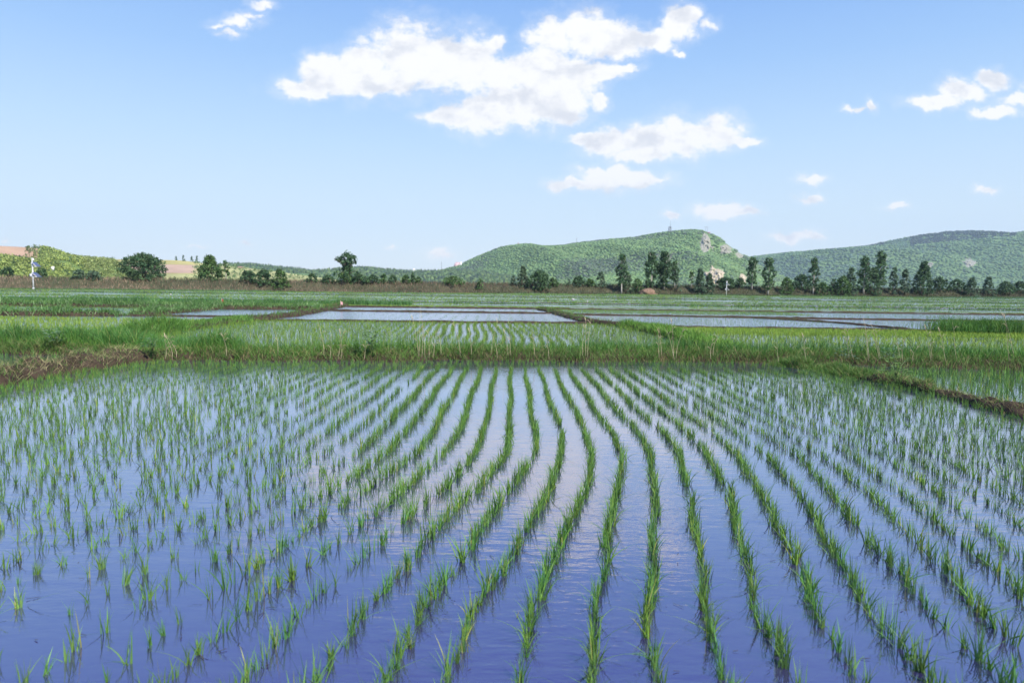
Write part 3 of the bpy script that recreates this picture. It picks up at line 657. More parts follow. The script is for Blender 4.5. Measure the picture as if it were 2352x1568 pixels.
px, py = np_project(P); crest = (((P[:, 1] > 3400-360) & (px > 2090) & (px < 2335)) | ((P[:, 1] > 3400-170) & (px > 1890) & (px < 2030))) & (rng.random(len(P)) < .93); c[crest] = pal(int(crest.sum()), (.03,.05,.035), (.05,.075,.045), None, 0, .2)  # cloud shadow over the crest, painted into the tree colours
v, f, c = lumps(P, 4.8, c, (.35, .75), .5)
obj('ridge_woods', make_mesh('ridge_woods', v, f, M_TREE, False, c), None, 'green woods covering the broad far ridge, cloud shadow coloured in along its crest', 'woods', None, 'stuff')
P = FST.sample(9000, -1, .08); P = P[P[:, 2] > 1]; f_ = fbm(P[:,0], P[:,1], .012, 3, 2)
px, py = np_project(P); k = ~((px > 668) & (px < 712) & (py > 628) & (py < 650)) & ~((px < 500) & (py > 608)); P = P[k]
c = pal(len(P), (.08,.15,.065), (.16,.23,.08), (.06,.10,.06), .3, .25)
v1, f1, c1 = lumps(P[::2], 3.6, c[::2]); v2, f2, c2 = cones(P[1::2], 1.9, 7, c[1::2]*.8)
v, f, c = join([(v1, f1, c1), (v2, f2, c2)])
obj('low_woods', make_mesh('low_woods', v, f, M_TREE, False, c), None, 'conifers and broadleaf woods on the low hills behind the lone tall tree', 'woods', None, 'stuff')
def leaf_quads(Cn, rad, per, size, cols, flat=.8):
    """clusters of loose leaves round each centre"""
    n = len(Cn)*per; ii = np.repeat(np.arange(len(Cn)), per)
    d = rng.normal(0, 1, (n, 3)); d /= np.linalg.norm(d, axis=1)[:, None]; r = rng.random(n)**.5
    rad = np.broadcast_to(rad, len(Cn))[ii]
    p = Cn[ii] + d*(r*rad)[:, None]*np.array([1, 1, flat])
    a = rng.normal(0, 1, (n, 3)); a /= np.linalg.norm(a, axis=1)[:, None]; b = np.cross(a, rng.normal(0, 1, (n, 3))); b /= np.linalg.norm(b, axis=1)[:, None]
    s1 = (np.broadcast_to(size, len(Cn))[ii]*rng.uniform(.6, 1.3, n))[:, None]; s2 = s1*.6
    V = np.stack([p - a*s1, p - b*s2, p + a*s1, p + b*s2], 1).reshape(-1, 3)
    F = np.arange(n*4).reshape(-1, 4); return V, F, np.repeat(cols[ii]*rng.uniform(.75, 1.25, (n, 1)), 4, axis=0)
P = LFT.sample(30000, -1, .04); px, py = np_project(P)
k = ~((py < 591 + np.clip((px-10)*.12, 0, 9)) & (px < 92)) & (px > -80) & (px < 330) & (fbm(P[:,0], P[:,1], .04, 3, 3) > .16); P = P[k]; px = px[k]
c = pal(len(P), (.24,.33,.08), (.42,.48,.14), (.08,.14,.06), .14, .2)*(.65+.7*fbm(P[:,0], P[:,1], .05, 3, 6))[:, None]
pale = (px > 190); c[pale] = c[pale]*.3 + .7*pal(int(pale.sum()), (.22,.28,.09), (.30,.34,.13), None, 0, .15)
P[:, 2] += .9
v, f, c = leaf_quads(P, rng.uniform(.8, 2.0, len(P)), 12, .45, c)
obj('brushwood', make_mesh('brushwood', v, f, M_TREE, False, c), None, 'light green scrub covering the nearer hillside', 'scrub', None, 'stuff')
P = LFT.sample(900, -.25, .04); px, py = np_project(P); k = (px > 62) & (px < 172) & (py < 596); P = P[k]; P[:, 2] += .7
c = pal(len(P), (.07,.13,.04), (.14,.21,.06), None, 0, .2); v, f, c = leaf_quads(P, rng.uniform(1.0, 1.9, len(P)), 22, .42, c)
obj('hilltop_scrub', make_mesh('hilltop_scrub', v, f, M_TREE, False, c), None, 'bushes along the crest above the ploughed slope', 'scrub', None, 'stuff')
P = GLD.sample(700, -.95, 0); px, py = np_project(P); k = (px > 445) | ((px < 262)) | ((py > 634) & (rng.random(len(P)) < .4)); P = P[k]; P[:, 2] += 1
c = pal(len(P), (.10,.17,.06), (.18,.25,.09), None, 0, .2); v, f, c = leaf_quads(P, rng.uniform(1.5, 3.2, len(P)), 18, .7, c)
obj('slope_scrub', make_mesh('slope_scrub', v, f, M_TREE, False, c), None, 'green scrub beside the golden slope', 'scrub', None, 'stuff')

def ico_sub(n):
    bm_ = __import__('bmesh').new(); __import__('bmesh').ops.create_icosphere(bm_, subdivisions=n, radius=1)
    v = np.array([q.co[:] for q in bm_.verts]); f = np.array([[x.index for x in q.verts] for q in bm_.faces]); bm_.free(); return v, f
SV, SF = ico_sub(4)
for q_, (H, px, py, rw, rh, m, lb) in enumerate(ROCK_SPOTS):
    n = 34; pts = np.full((n, n, 3), np.nan); e_ = np.zeros((n, n))
    for i in range(n):
        for j in range(n):
            a, b_ = -1.25 + 2.5*i/(n-1), -1.25 + 2.5*j/(n-1)
            h, nr = H.hit(px + a*rw*.85, py - b_*rh*.9)
            if h is None or h.y > H.D: continue
            edge = math.hypot(a, b_)*(.35 + 1.5*float(fbm(a*1.2+q_*3.1+b_*.5, b_*1.2+q_*7.7, 1.9, 5, q_))); e_[i, j] = edge
            k_ = h.y/PF; jag = (float(fbm(a*2.2+b_+q_, b_*2.6, 2.2, 5, q_+9)) - .35)
            v_ = (Vector((0, 0, CAM_H)) - h).normalized()
            pts[i, j] = (h + v_*(min(rw, rh)*k_*(jag*2.2 + .2)*max(0, 1-edge**3) - (.0 if edge < .95 else 3.0)))[:]
    ok = ~np.isnan(pts[..., 0]) & (e_ < 1.06); idx = -np.ones((n, n), int); idx[ok] = np.arange(ok.sum()); F = []
    for i in range(n-1):
        for j in range(n-1):
            f_ = (idx[i, j], idx[i+1, j], idx[i+1, j+1], idx[i, j+1])
            if min(f_) >= 0: F.append(f_)
    if not F: continue
    V = pts[ok]; c0 = V.mean(0)
    obj('rock_outcrop', make_mesh('rock_outcrop', V - c0, np.array(F), m, False), None, lb, 'rock', 'bare rock on the hills', None, tuple(c0))

# ------------------------------------------------------------------ trees and bushes on the embankment
def env(kind, t):
    if kind == 'poplar': return np.clip((1.02-t)**.42*1.02, 0, 1)*np.clip(.45 + t/.32*.55, 0, 1)*(.82 + .18*np.sin(t*15))
    if kind == 'round': return np.sqrt(np.clip(1 - np.abs(1.75*t-.72)**2.4, 0, 1))
    if kind == 'bush': return np.sqrt(np.clip(1 - t**2.0, 0, 1))
    if kind == 'spiky': return np.clip(1.05 - t**1.2*.85, 0, 1)
    if kind == 'elm': return np.clip(.55 + .45*np.sin(t*9.0+.8), .3, 1)*np.sqrt(np.clip(1.02-t**3, 0, 1))
    return np.clip((1-t)**.5, 0, 1)*np.clip(.6+t*2, 0, 1)
PALS = {'dark': ((.045,.098,.046), (.095,.165,.065)), 'poplar': ((.055,.12,.056), (.115,.20,.08)), 'grey': ((.075,.135,.078), (.13,.195,.11)), 'green': ((.06,.13,.042), (.12,.20,.06)), 'pale': ((.08,.135,.07), (.14,.195,.10))}
def crown_mesh(kind, W, Ht, z0, pl, dens, seed):
    n = int(max(14, 34*dens*(W*(Ht-z0))**.5/2.2))
    t = rng.random(n)**(.9 if kind in ('poplar', 'spiky') else .8); a = rng.uniform(0, 2*np.pi, n)
    lob = .72 + .56*fbm(np.cos(a)*1.3+seed, np.sin(a)*1.3+t*3.2, 1.0, 3, seed)
    r = env(kind, t)*W/2*np.sqrt(rng.uniform(.1, 1, n))*lob*1.12
    Cn = np.stack([np.cos(a)*r, np.sin(a)*r, z0 + t*(Ht-z0)*.95], 1)
    rad = rng.uniform(.07, .15, n)*(W*.55 + .9)
    per = 26 if dens >= .8 else 16
    tone = rng.uniform(.6, 1.45, n)
    c = pal(n, *PALS[pl], None, 0, .15)*tone[:, None]
    v1 = leaf_quads(Cn, rad, per, .2, c, 1.0)
    m = max(4, int(n*.35))                        # shoots that break the outline
    t = rng.random(m)**.7; a = rng.uniform(0, 2*np.pi, m); r = env(kind, t)*W/2*rng.uniform(.85, 1.12, m)
    Cn = np.stack([np.cos(a)*r, np.sin(a)*r, z0 + t*(Ht-z0)*rng.uniform(.94, 1.03, m)], 1)
    v2 = leaf_quads(Cn, rng.uniform(.2, .42, m), 9, .16, pal(m, *PALS[pl], None, 0, .2), 1.9)
    v, f, c = join([v1, v2])
    return make_mesh('crown', v, f, M_TREE, False, c)
def tree(name, label, cat, kind, pl, px0, px1, yt, yb, trunk=.0, dens=1.0, group='trees and bushes along the embankment', lean=0):
    px = (px0+px1)/2; foot = emb_line(px); yf = project((foot.x, foot.y, 0))[1]; top = foot + enor*5.5; ytp = project((top.x, top.y, 2.2))[1]
    fr = max(-.1, min(1.15, (yf-yb)/(yf-ytp))); d = 5.0*fr if fr < 1 else 6.6
    l = (foot - EMB_A).dot(edir) ; X, Y, Z = emb_pt(np.array([l]), np.array([d])); X, Y, Z = float(X[0]), float(Y[0]), float(Z[0]) - .1
    p = at_depth(px, yt, Y); X = p.x; Ht = max(.8, p.z - Z); W = (px1-px0)/PF*Y
    o = thing(name, label, cat, (X, Y, Z), group)
    b = MB(); z0 = trunk*Ht
    if kind in ('poplar', 'elm', 'round') and trunk > .1:
        r0 = .045*W + .05; pts = [(random.gauss(0,.04)*i*.4, random.gauss(0,.04)*i*.4, Ht*.9*i/6) for i in range(7)]
        b.tube(pts, [r0*(1-i/6*.88) for i in range(7)], 7)
        for i in range(9 if kind == 'poplar' else 12):
            zz = z0*.85 + (Ht-z0)*random.uniform(.0, .7); a = random.uniform(0, 6.28); ln = W*random.uniform(.25, .45); up = ln*(1.3 if kind == 'poplar' else .55)
            b.tube([(0,0,zz), (math.cos(a)*ln*.5, math.sin(a)*ln*.5, zz+up*.45), (math.cos(a)*ln, math.sin(a)*ln, zz+up)], [r0*.38, r0*.24, .015], 5)
        bm_ = M_BARK_PALE if kind == 'poplar' else M_BARK
    else:
        for i in range(5):
            a = random.uniform(0, 6.28); ln = W*random.uniform(.1, .36); h = Ht*random.uniform(.5, .85)
            b.tube([(math.cos(a)*.06, math.sin(a)*.06, -.05), (math.cos(a)*ln*.5, math.sin(a)*ln*.5, h*.55), (math.cos(a)*ln, math.sin(a)*ln, h)], [.035+.012*W, .03, .01], 5)
        bm_ = M_BARK
    obj('trunk', b.mesh('trunk', bm_, True), o)
    obj('crown', crown_mesh(kind, W, Ht, z0, pl, dens, px*.37), o)
    return o
TB = [
 ('bush','bush','dark',2,32,614,637,0,1.1,'low dark bush in the scrub, outermost before the white solar mast'),
 ('bush','bush','dark',83,108,616,638,0,1.0,'dark bush just past the lower panel of the white solar mast'),
 ('bush','bush','grey',166,198,620,642,0,1.1,'grey-green bush below the pale scrub, followed by a twin'),
 ('bush','bush','grey',200,232,622,643,0,1.1,'grey-green bush nearer the dome-shaped bush than its twin'),
 # name, kind, palette, px0, px1, top, base, trunk, density, label
 ('bush','round','dark',284,371,582,638,.0,2.6,'big dome-shaped dark bush standing before the golden slope'),
 ('bush','spiky','green',452,511,586,641,.0,1.7,'tall dark bush with spiky upright shoots at the edge of the golden slope'),
 ('small_tree','poplar','green',508,529,598,643,.2,.6,'thin sparse little tree beside the spiky dark bush'),
 ('bush','bush','dark',549,590,622,650,0,1.2,'low wide dark bush next to the thin little tree'),
 ('bush','bush','dark',586,624,619,655,0,1.3,'dark bush, nearer of the pair with a fork-topped bush'),
 ('bush','spiky','green',623,664,617,659,0,1.2,'fork-topped green bush leaning over the tan bank'),
 ('bush','bush','dark',704,728,629,648,0,1.0,'small dark bush beside a pale yellow field patch'),
 ('bush','bush','dark',739,768,632,649,0,1.1,'low dark bush just short of the lone tall tree'),
 ('elm_tree','elm','poplar',769,826,579,652,.22,1.25,'lone tall tree with an uneven tiered crown against pale sky'),
 ('bush','bush','green',774,812,625,651,0,1.2,'dense bush at the foot of the lone tall tree'),
 ('bush','bush','dark',808,844,630,651,0,1.2,'low dark bush adjoining the lone tall tree'),
 ('bush','bush','dark',841,871,632,651,0,1.2,'round low bush, second after the lone tall tree'),
 ('bush','bush','green',872,891,629,649,0,.9,'little upright bush between two low round bushes'),
 ('bush','bush','dark',892,912,632,649,0,1.0,'little round bush before a gap in the line'),
 ('bush','bush','green',921,942,632,650,0,.9,'small bush, first of a row of three behind the bank'),
 ('bush','spiky','dark',940,957,628,650,0,.9,'tallest bush in the row of three behind the bank'),
 ('bush','bush','green',955,969,634,650,0,.8,'small bush, last of the row of three behind the bank'),
 ('bush','bush','green',1016,1068,636,652,0,1.0,'low flat-topped bush standing alone under the red-roofed building'),
 ('bush','spiky','green',1092,1115,640,664,0,.6,'sparse twiggy bush below the mountain foot'),
 ('bush','spiky','grey',1171,1187,632,655,0,.7,'thin grey-green sapling beside a pale willow'),
 ('willow','spiky','pale',1187,1216,611,658,0,1.1,'pale grey-green willow by a dark broad bush'),
 ('bush','bush','dark',1213,1265,621,664,0,1.7,'broad dark bush beside the pale willow'),
 ('bush','bush','green',1260,1281,638,657,0,.9,'little bush trailing off the broad dark one'),
 ('bush','spiky','grey',1301,1313,641,656,0,.5,'tiny lone sapling in the gap on the bank'),
 ('bush','bush','dark',1316,1345,634,656,0,1.1,'low dark bush, larger of a low pair'),
 ('bush','bush','green',1344,1366,640,657,0,1.0,'low green bush, smaller of a low pair'),
 ('small_tree','spiky','grey',1369,1393,623,659,0,.8,'small grey-green tree before the first tall poplar'),
 ('poplar','poplar','poplar',1412,1447,582,674,.2,1.35,'tall poplar with a bush at its foot, first of the tall ones'),
 ('bush','bush','pale',1430,1454,627,671,0,1.2,'grey-green bush at the foot of the first tall poplar'),
 ('bush','bush','green',1452,1478,640,670,0,1.2,'green bush beside the brown heap of earth'),
 ('poplar','poplar','poplar',1478,1518,577,660,.2,1.25,'tall feathery poplar with a bare lower trunk'),
 ('bush','bush','dark',1478,1503,643,660,0,1.0,'low bush under the feathery poplar'),
 ('poplar','poplar','dark',1504,1551,576,665,.24,1.9,'tallest dark poplar with a dense broad crown'),
 ('bush','bush','dark',1508,1540,641,662,0,1.0,'low dark undergrowth bush below the dense poplar'),
 ('poplar','poplar','poplar',1539,1562,598,661,.25,1.0,'shorter poplar overlapping the dense dark one'),
 ('small_tree','spiky','grey',1544,1565,624,670,.1,.7,'thin young tree with pale stem below the shorter poplar'),
 ('small_tree','poplar','green',1581,1597,621,659,.25,.6,'little sparse tree standing alone before the quarry'),
 ('willow','spiky','grey',1596,1622,615,677,0,1.7,'dense grey-green willow in front of the quarry scar'),
 ('willow','spiky','grey',1617,1643,626,677,0,1.4,'lower grey-green willow next to the solar mast'),
 ('bush','bush','dark',1647,1690,636,662,0,1.4,'dark bush right behind the far solar mast'),
 ('bush','bush','dark',1686,1712,638,661,0,1.1,'dark bush next to the trunk of a tall slim poplar'),
 ('poplar','poplar','poplar',1711,1748,590,666,.17,1.2,'full poplar before the end of the mountain slope'),
 ('poplar','poplar','poplar',1748,1787,590,676,.17,1.15,'slim tapering poplar with a white trunk, alone in the gap'),
 ('bush','bush','green',1793,1823,637,675,0,1.3,'round green bush, first in a clump'),
 ('bush','bush','dark',1821,1863,631,665,0,1.4,'dark wide bush, second in a clump'),
 ('poplar','poplar','dark',1855,1888,590,675,.22,1.15,'single poplar rising from the end of a bush clump'),
 ('bush','bush','green',1874,1909,649,680,0,1.1,'low green bush on the bank face'),
 ('bush','bush','dark',1906,1924,641,664,0,.9,'small dark bush high on the bank'),
 ('bush','bush','green',1920,1956,633,682,0,1.6,'large bush beside a drooping willow'),
 ('willow','spiky','grey',1940,1971,613,674,0,1.5,'drooping grey willow before the paired poplars'),
 ('poplar','poplar','poplar',1968,2008,587,674,.14,1.6,'broad poplar, shorter of the close pair'),
 ('poplar','poplar','poplar',2005,2044,576,668,.14,1.6,'tall poplar, taller of the close pair'),
 ('bush','spiky','dark',1990,2026,614,676,0,1.5,'dark thicket between the close pair of poplars'),
 ('small_tree','poplar','grey',2040,2069,613,677,.1,1.0,'loose-crowned tree, first of two similar ones'),
 ('small_tree','poplar','grey',2066,2096,616,677,.1,1.0,'loose-crowned tree, second of two similar ones'),
 ('small_tree','spiky','dark',2102,2145,598,677,.05,2.0,'dense dark cone-shaped tree standing by itself'),
 ('bush','bush','dark',2143,2178,637,668,0,1.3,'dark bush after the cone-shaped tree'),
 ('bush','bush','dark',2180,2217,642,668,0,1.2,'flat dark bush on the bank top'),
 ('bush','spiky','grey',2216,2250,636,682,0,1.3,'grey-green bush reaching down the bank face'),
 ('small_tree','spiky','grey',2257,2287,636,678,0,1.0,'small spiky tree near the end of the bank'),
 ('bush','bush','dark',2290,2329,647,675,0,1.3,'low bush near the end of the line'),
 ('bush','bush','dark',2326,2362,647,672,0,1.3,'last low bush at the end of the line'),
]
for nm, kd, pl, a, b_, yt, yb, tr, dn, lb in TB:
    tree(nm, lb, 'tree' if nm != 'bush' else 'bush', kd, pl, a, b_, yt, yb, tr, dn)
for i, (px, yt, w_) in enumerate([(316,591,6),(404,588,5),(421,586,6),(440,588,6),(452,588,5),(470,590,5),(481,592,5),(520,598,6)]):   # small trees on the golden crest
    p, _ = GLD.hit(px, 604 if px < 460 else 610)
    Y = 750; q = at_depth(px, yt, Y); zb = at_depth(px, yt+15, Y).z; Ht = q.z - zb
    n = 12; t = rng.random(n); r = (1-t)*w_/PF*Y*.5; a = rng.uniform(0, 6.28, n)
    v, f, c = leaf_quads(np.stack([np.cos(a)*r, np.sin(a)*r, Ht*.15+t*Ht*.85], 1), .9, 14, .5, pal(n, *PALS['grey'], None, 0, .2), 1.2)
    obj('crest_tree', make_mesh('crest_tree', v, f, M_TREE, False, c), None, 'small tree in the thin line along the golden hilltop', 'tree', 'trees on the golden crest', None, (q.x, Y, zb))

# ------------------------------------------------------------------ solar masts, markers, heap
M_WHITE = simple('white_paint', (.80,.80,.82), .35, 0, .05, 3); M_PANEL = simple('solar_cells', (.09,.11,.20), .12); M_STEEL = simple('galvanised', (.55,.57,.60), .4, .6)
def solar_mast(label, px, yb, yt, Y, lit):
    p = at_depth(px, yb, Y); zt = at_depth(px, yt, Y).z; H = zt - p.z; s_ = H/5.6
    o = thing('solar_mast', label, 'solar mast', (p.x, Y, p.z - .3), 'solar masts at the field edge')
    b = MB(); b.tube([(0,0,0),(0,0,.3+H*.94)], [.13*s_,.085*s_], 10); b.tube([(0,0,.3),(0,0,.42)], .2*s_, 10); obj('pole', b.mesh('pole', M_WHITE, True), o)
    b = MB(); b.box((-.33*s_,0,.3+H*.43), (.34*s_,.3*s_,.52*s_)); b.box((-.33*s_,0,.3+H*.43+.27*s_), (.4*s_,.36*s_,.03)); obj('control_box', b.mesh('control_box', M_WHITE), o)
    for zc in (.855, .52):
        zt_ = .3 + H*zc; x0, x1, dz = .1*s_, 1.0*s_, .78*s_
        pn = MB(); rot = Matrix.Rotation(math.atan2(dz, x1-x0), 3, 'Y'); ln = math.hypot(dz, x1-x0)
        c = Vector(((x0+x1)/2, .22*s_, zt_ - dz/2)); pn.box(c + rot @ Vector((0,0,.03*s_)), (ln*1.08, 1.25*s_, .035*s_), rot)
        q = obj('solar_panel', pn.mesh('solar_panel', M_PANEL), o)
        fr = MB()
        for sy in (-.42, .86):
            fr.tube([(x0,sy*s_,zt_),(x1,sy*s_,zt_-dz)], .035*s_, 5); fr.tube([(x0-.1*s_,sy*s_,zt_-dz),(x1,sy*s_,zt_-dz)], .035*s_, 5); fr.tube([(x0,sy*s_,zt_),(x0,sy*s_,zt_-dz)], .03*s_, 5)
        fr.tube([(x0,-.42*s_,zt_-dz),(x0,.86*s_,zt_-dz)], .03*s_, 5); fr.tube([(x0,-.42*s_,zt_),(x0,.86*s_,zt_)], .03*s_, 5)
        obj('panel_frame', fr.mesh('panel_frame', M_WHITE), o)
    b = MB(); zc = .3+H*.96; b.tube([(0,0,zc-.15*s_),(0,0,zc+.2*s_)], .05*s_, 8); b.tube([(-.2*s_,0,zc+.08*s_),(.25*s_,0,zc+.08*s_)], .05*s_, 8)
    b.tube([(.18*s_,0,zc-.28*s_),(.2*s_,0,zc+.05*s_)], [.16*s_,.09*s_], 10); b.tube([(-.16*s_,0,zc+.02*s_),(-.16*s_,0,zc+.16*s_)], [.07*s_,.04*s_], 8)
    obj('camera_head', b.mesh('camera_head', M_WHITE, True), o)
solar_mast('white pole with two tilted blue solar panels beside the tan grass bank', 77, 663, 592, 122, True)
solar_mast('smaller distant white pole with two empty-looking triangular panel brackets near the willow', 1668, 679, 645, 178, False)
M_RED = simple('red_cloth', (.55,.05,.05), .7); M_PINK = simple('pink_plastic', (.75,.40,.40), .6); M_WOOD = simple('grey_wood', (.35,.30,.24), .8, 0, .3, 8); M_BAG = simple('white_sack', (.52,.49,.47), .7, 0, .1, 6)
def marker(label, px, yb, yt, m):
    p = ground(px, yb, .2); q = at_depth(px, yt, p.y); H = q.z - .2
    o = thing('field_marker', label, 'marker', (p.x, p.y, .15)); b = MB(); b.tube([(0,0,0),(.01,0,H+.05)], .018, 6); obj('stick', b.mesh('stick', M_WOOD), o)
    b = MB(); n = 5; vs = []
    for i in range(n+1):
        for j in range(3): vs.append((i*.03, .012*math.sin(i*1.3+j), H - .2*j/2 - .01*i))
    b.add(vs, [(i*3+j, (i+1)*3+j, (i+1)*3+j+1, i*3+j+1) for i in range(n) for j in range(2)]); obj('flag', b.mesh('flag', m, True), o)
marker('small red flag on a stick in the far grass bank', 509, 696, 685, M_RED)
marker('pink-topped marker stick at the corner of the small far pond', 782, 704, 690, M_PINK)
def sack(label, px, py, w_, name='sack', m=M_BAG):
    p = ground(px, py, .25); v = SV*(1 + .5*(fbm(SV[:,0]*2+SV[:,1], SV[:,2]*2, 1.3, 4, px) - .5)[:, None]*2)*np.array([w_, w_*.7, w_*.8])
    obj(name, make_mesh(name, v, SF, m, True), None, label, name, None, None, (p.x, p.y, .25+w_*.5))
sack('crumpled white sack lying on a far grassy bank', 1316, 689, .14)
sack('small pale bundle lying past the white sack', 1349, 693, .08, 'bundle')
sack('tiny pale cloth scrap on the weeds below the dome-shaped bush', 392, 677, .10, 'cloth')
p = emb_line(1477); p = p - enor*2.0
v = SV[SV[:, 2] > -2].copy(); v = v*(1 + .35*(fbm(SV[:,0]*2+SV[:,1], SV[:,2]*2, 1.5, 5, 3)-.5)[:, None]*2); v[:, 2] = np.where(v[:, 2] > 0, v[:, 2]**1.15 if False else v[:, 2], 0)
v *= np.array([2.4, 2.0, 1.7]); obj('earth_heap', make_mesh('earth_heap', v, SF, rockmat('heap_earth', (.11,.07,.045), (.27,.17,.11), 2.5), True), None, 'brown heap of earth and rubble at the foot of the embankment', 'earth heap', None, None, (p.x, p.y, -.1))

# ------------------------------------------------------------------ buildings, towers and posts on the hills
M_WALL = simple('white_wall', (.80,.78,.77), .8, 0, .05, .3); M_PINKW = simple('pink_roof', (.62,.40,.40), .8, 0, .12, .4); M_TAN = simple('tan_wall', (.50,.40,.27), .85, 0, .15, .5)
M_ROOF = simple('tile_roof', (.34,.20,.15), .85, 0, .2, .5); M_GLASS = simple('dark_glass', (.04,.05,.06), .15); M_REDS = simple('red_beam', (.40,.09,.09), .7); M_DARK = simple('dark_steel', (.22,.23,.26), .5, .4)
p = at_depth(1050, 611.5, 1985)
k = p.y/PF
o = thing('hill_hotel', 'pink A-frame building with a white end tower on the mountain slope', 'building', tuple(p))
b = MB(); w_, h_, d_ = 12*k, 11*k, 10.0
b.add([(-9*k,-6,-4),(7*k,-6,-4),(7*k,6,-4),(-9*k,6,-4),(-4.5*k,0,h_-2*k),(7*k,0,h_-2*k)], [(0,1,5,4),(2,3,4,5),(3,0,4),(1,2,5),(0,3,2,1)])
obj('roof', b.mesh('roof', M_PINKW), o)
b = MB(); b.box((8.8*k,0,h_*.42-2), (3.4*k,8,h_+4)); obj('tower', b.mesh('tower', M_WALL), o)
for i in range(3):
    for j in range(7):
        zz = .8*k + i*2.8*k; f_ = (zz+4)/(h_-2*k+4); y_ = -6*(1-f_)
        b = MB(); b.box((-4.6*k + j*1.75*k + .4*k*i*.5, y_-.25, zz), (.8*k,.5,1.2*k)); obj('window', b.mesh('window', M_WALL), o)
def small_house(label, px, yb, wpx, hpx, Y, wm_, rm):
    p = at_depth(px, yb, Y); k = Y/PF; W, Hh = wpx*k, hpx*k
    o = thing('house', label, 'house', tuple(p))
    b = MB(); b.box((0,0,Hh*.3-.5), (W,W*.7,Hh*.6+1)); obj('wall', b.mesh('wall', wm_), o)
    b = MB(); b.add([(-W*.56,-W*.42,Hh*.6),(W*.56,-W*.42,Hh*.6),(W*.56,W*.42,Hh*.6),(-W*.56,W*.42,Hh*.6),(-W*.5,0,Hh),(W*.5,0,Hh)], [(0,1,5,4),(2,3,4,5),(3,0,4),(1,2,5),(0,3,2,1)]); obj('roof', b.mesh('roof', rm), o)
    for sx in (-.25, .25):
        b = MB(); b.box((sx*W,-W*.355,Hh*.32), (W*.16,.06,Hh*.25)); obj('window', b.mesh('window', M_GLASS), o)
small_house('white farmhouse with a tan roof half hidden by the dome-shaped bush', 285, 621, 15, 13, 560, M_WALL, M_TAN)
small_house('tan house on the low slope behind the sparse trees', 552, 619, 16, 7, 740, M_TAN, M_ROOF)
small_house('tiny white house among woods on the low hill', 950, 622, 6, 5, 1330, M_WALL, M_WALL)
def mast(label, px, yb, yt, Y, r, name='radio_mast', cat='mast'):
    p = at_depth(px, yb, Y); H = at_depth(px, yt, Y).z - p.z; o = thing(name, label, cat, (p.x, Y, p.z-6)); b = MB(); b.tube([(0,0,0),(0,0,6+H)], [r, r*.6], 6); obj('pole', b.mesh('pole', M_DARK), o)
    b = MB(); b.box((0,0,6+H*.8), (r*5,r*2,r*2)); b.box((0,0,6+H*.6), (r*4,r*2,r*2)); obj('antenna', b.mesh('antenna', M_DARK), o)
mast('thin grey mast rising beside the pink hillside building', 1014, 615, 600, 1960, .55)
mast('thin mast on the middle of the mountain crest', 1324.5, 557, 546.5, 1990, .5)
p = at_depth(1538.5, 535, 1995); k = p.y/PF; o = thing('lattice_tower', 'lattice tower with a long whip antenna on the mountain top', 'tower', (p.x, p.y, p.z-3))
b = MB(); H = 13.5*k + 3
for sx in (-1, 1):
    for sy in (-1, 1): b.tube([(sx*3.0*k,sy*3.0*k,0),(sx*2.2*k,sy*2.2*k,H)], .42, 4)
for i in range(1, 6):
    z_ = H*i/6; r = (3.0 - .8*i/6)*k
    for a, c in (((-r,-r),(r,-r)), ((r,-r),(r,r)), ((r,r),(-r,r)), ((-r,r),(-r,-r))):
        b.tube([(a[0],a[1],z_),(c[0],c[1],z_)], .26, 4); b.tube([(a[0],a[1],z_),(c[0],c[1],z_+H/6)], .2, 4)
obj('frame', b.mesh('frame', M_DARK), o)
b = MB(); b.box((0,0,H), (6.2*k,6.2*k,.8)); b.box((1.2*k,-2*k,H-1.6*k), (2*k,1.2*k,2.4*k)); obj('platform', b.mesh('platform', M_DARK), o)
b = MB(); b.tube([(.6*k,0,H),(.6*k,0,H+15*k)], [.45,.25], 6); obj('antenna', b.mesh('antenna', M_DARK), o)
p = at_depth(1622, 538.5, 1990); k = p.y/PF; o = thing('pavilion', 'red-beamed viewing pavilion on the mountain top above the crag', 'pavilion', (p.x, p.y, p.z-2))
b = MB(); b.box((0,0,4.2*k+2), (17*k,10,1.1*k)); b.box((-10*k,0,2.6*k+2), (9*k,8,.8*k)); obj('roof', b.mesh('roof', M_REDS), o)
for i in range(5):
    b = MB(); b.tube([(-7*k+i*3.5*k,0,-4),(-7*k+i*3.5*k,0,3.8*k+2)], .55*k, 6); obj('column', b.mesh('column', M_DARK), o)
b = MB(); b.box((-12*k,0,4.6*k+2), (6*k,7,3.4*k)); obj('kiosk', b.mesh('kiosk', M_REDS), o)
b = MB(); b.tube([(-2*k,0,4.7*k),(-2*k,0,18*k)], .3, 4); b.tube([(2*k,0,4.7*k),(2*k,0,18*k)], .3, 4); b.tube([(-4*k,0,18*k),(5*k,0,18*k)], .45, 4); obj('sign_frame', b.mesh('sign_frame', M_DARK), o)
p = at_depth(1190, 562, 1985); k = p.y/PF; o = thing('lookout_hut', 'tiny lookout hut on the lower summit of the mountain', 'hut', tuple(p))
b = MB(); b.box((0,0,1*k), (3*k,3,4*k)); obj('wall', b.mesh('wall', M_TAN), o); b = MB(); b.box((0,0,3.4*k), (4.2*k,5,.9*k), None, .4); obj('roof', b.mesh('roof', M_ROOF), o)
p, _ = LFT.hit(121, 622); p = p or at_depth(121, 622, 300); k = p.y/PF; o = thing('marker_post', 'white post standing in the light green scrub', 'post', tuple(p))
b = MB(); b.box((0,0,5.5*k), (6.0*k,.8,9*k)); obj('board', b.mesh('board', M_WALL), o); b = MB(); b.tube([(.6*k,0,-1),(.6*k,0,1.2*k)], .6*k, 6); obj('pole', b.mesh('pole', M_WALL), o)

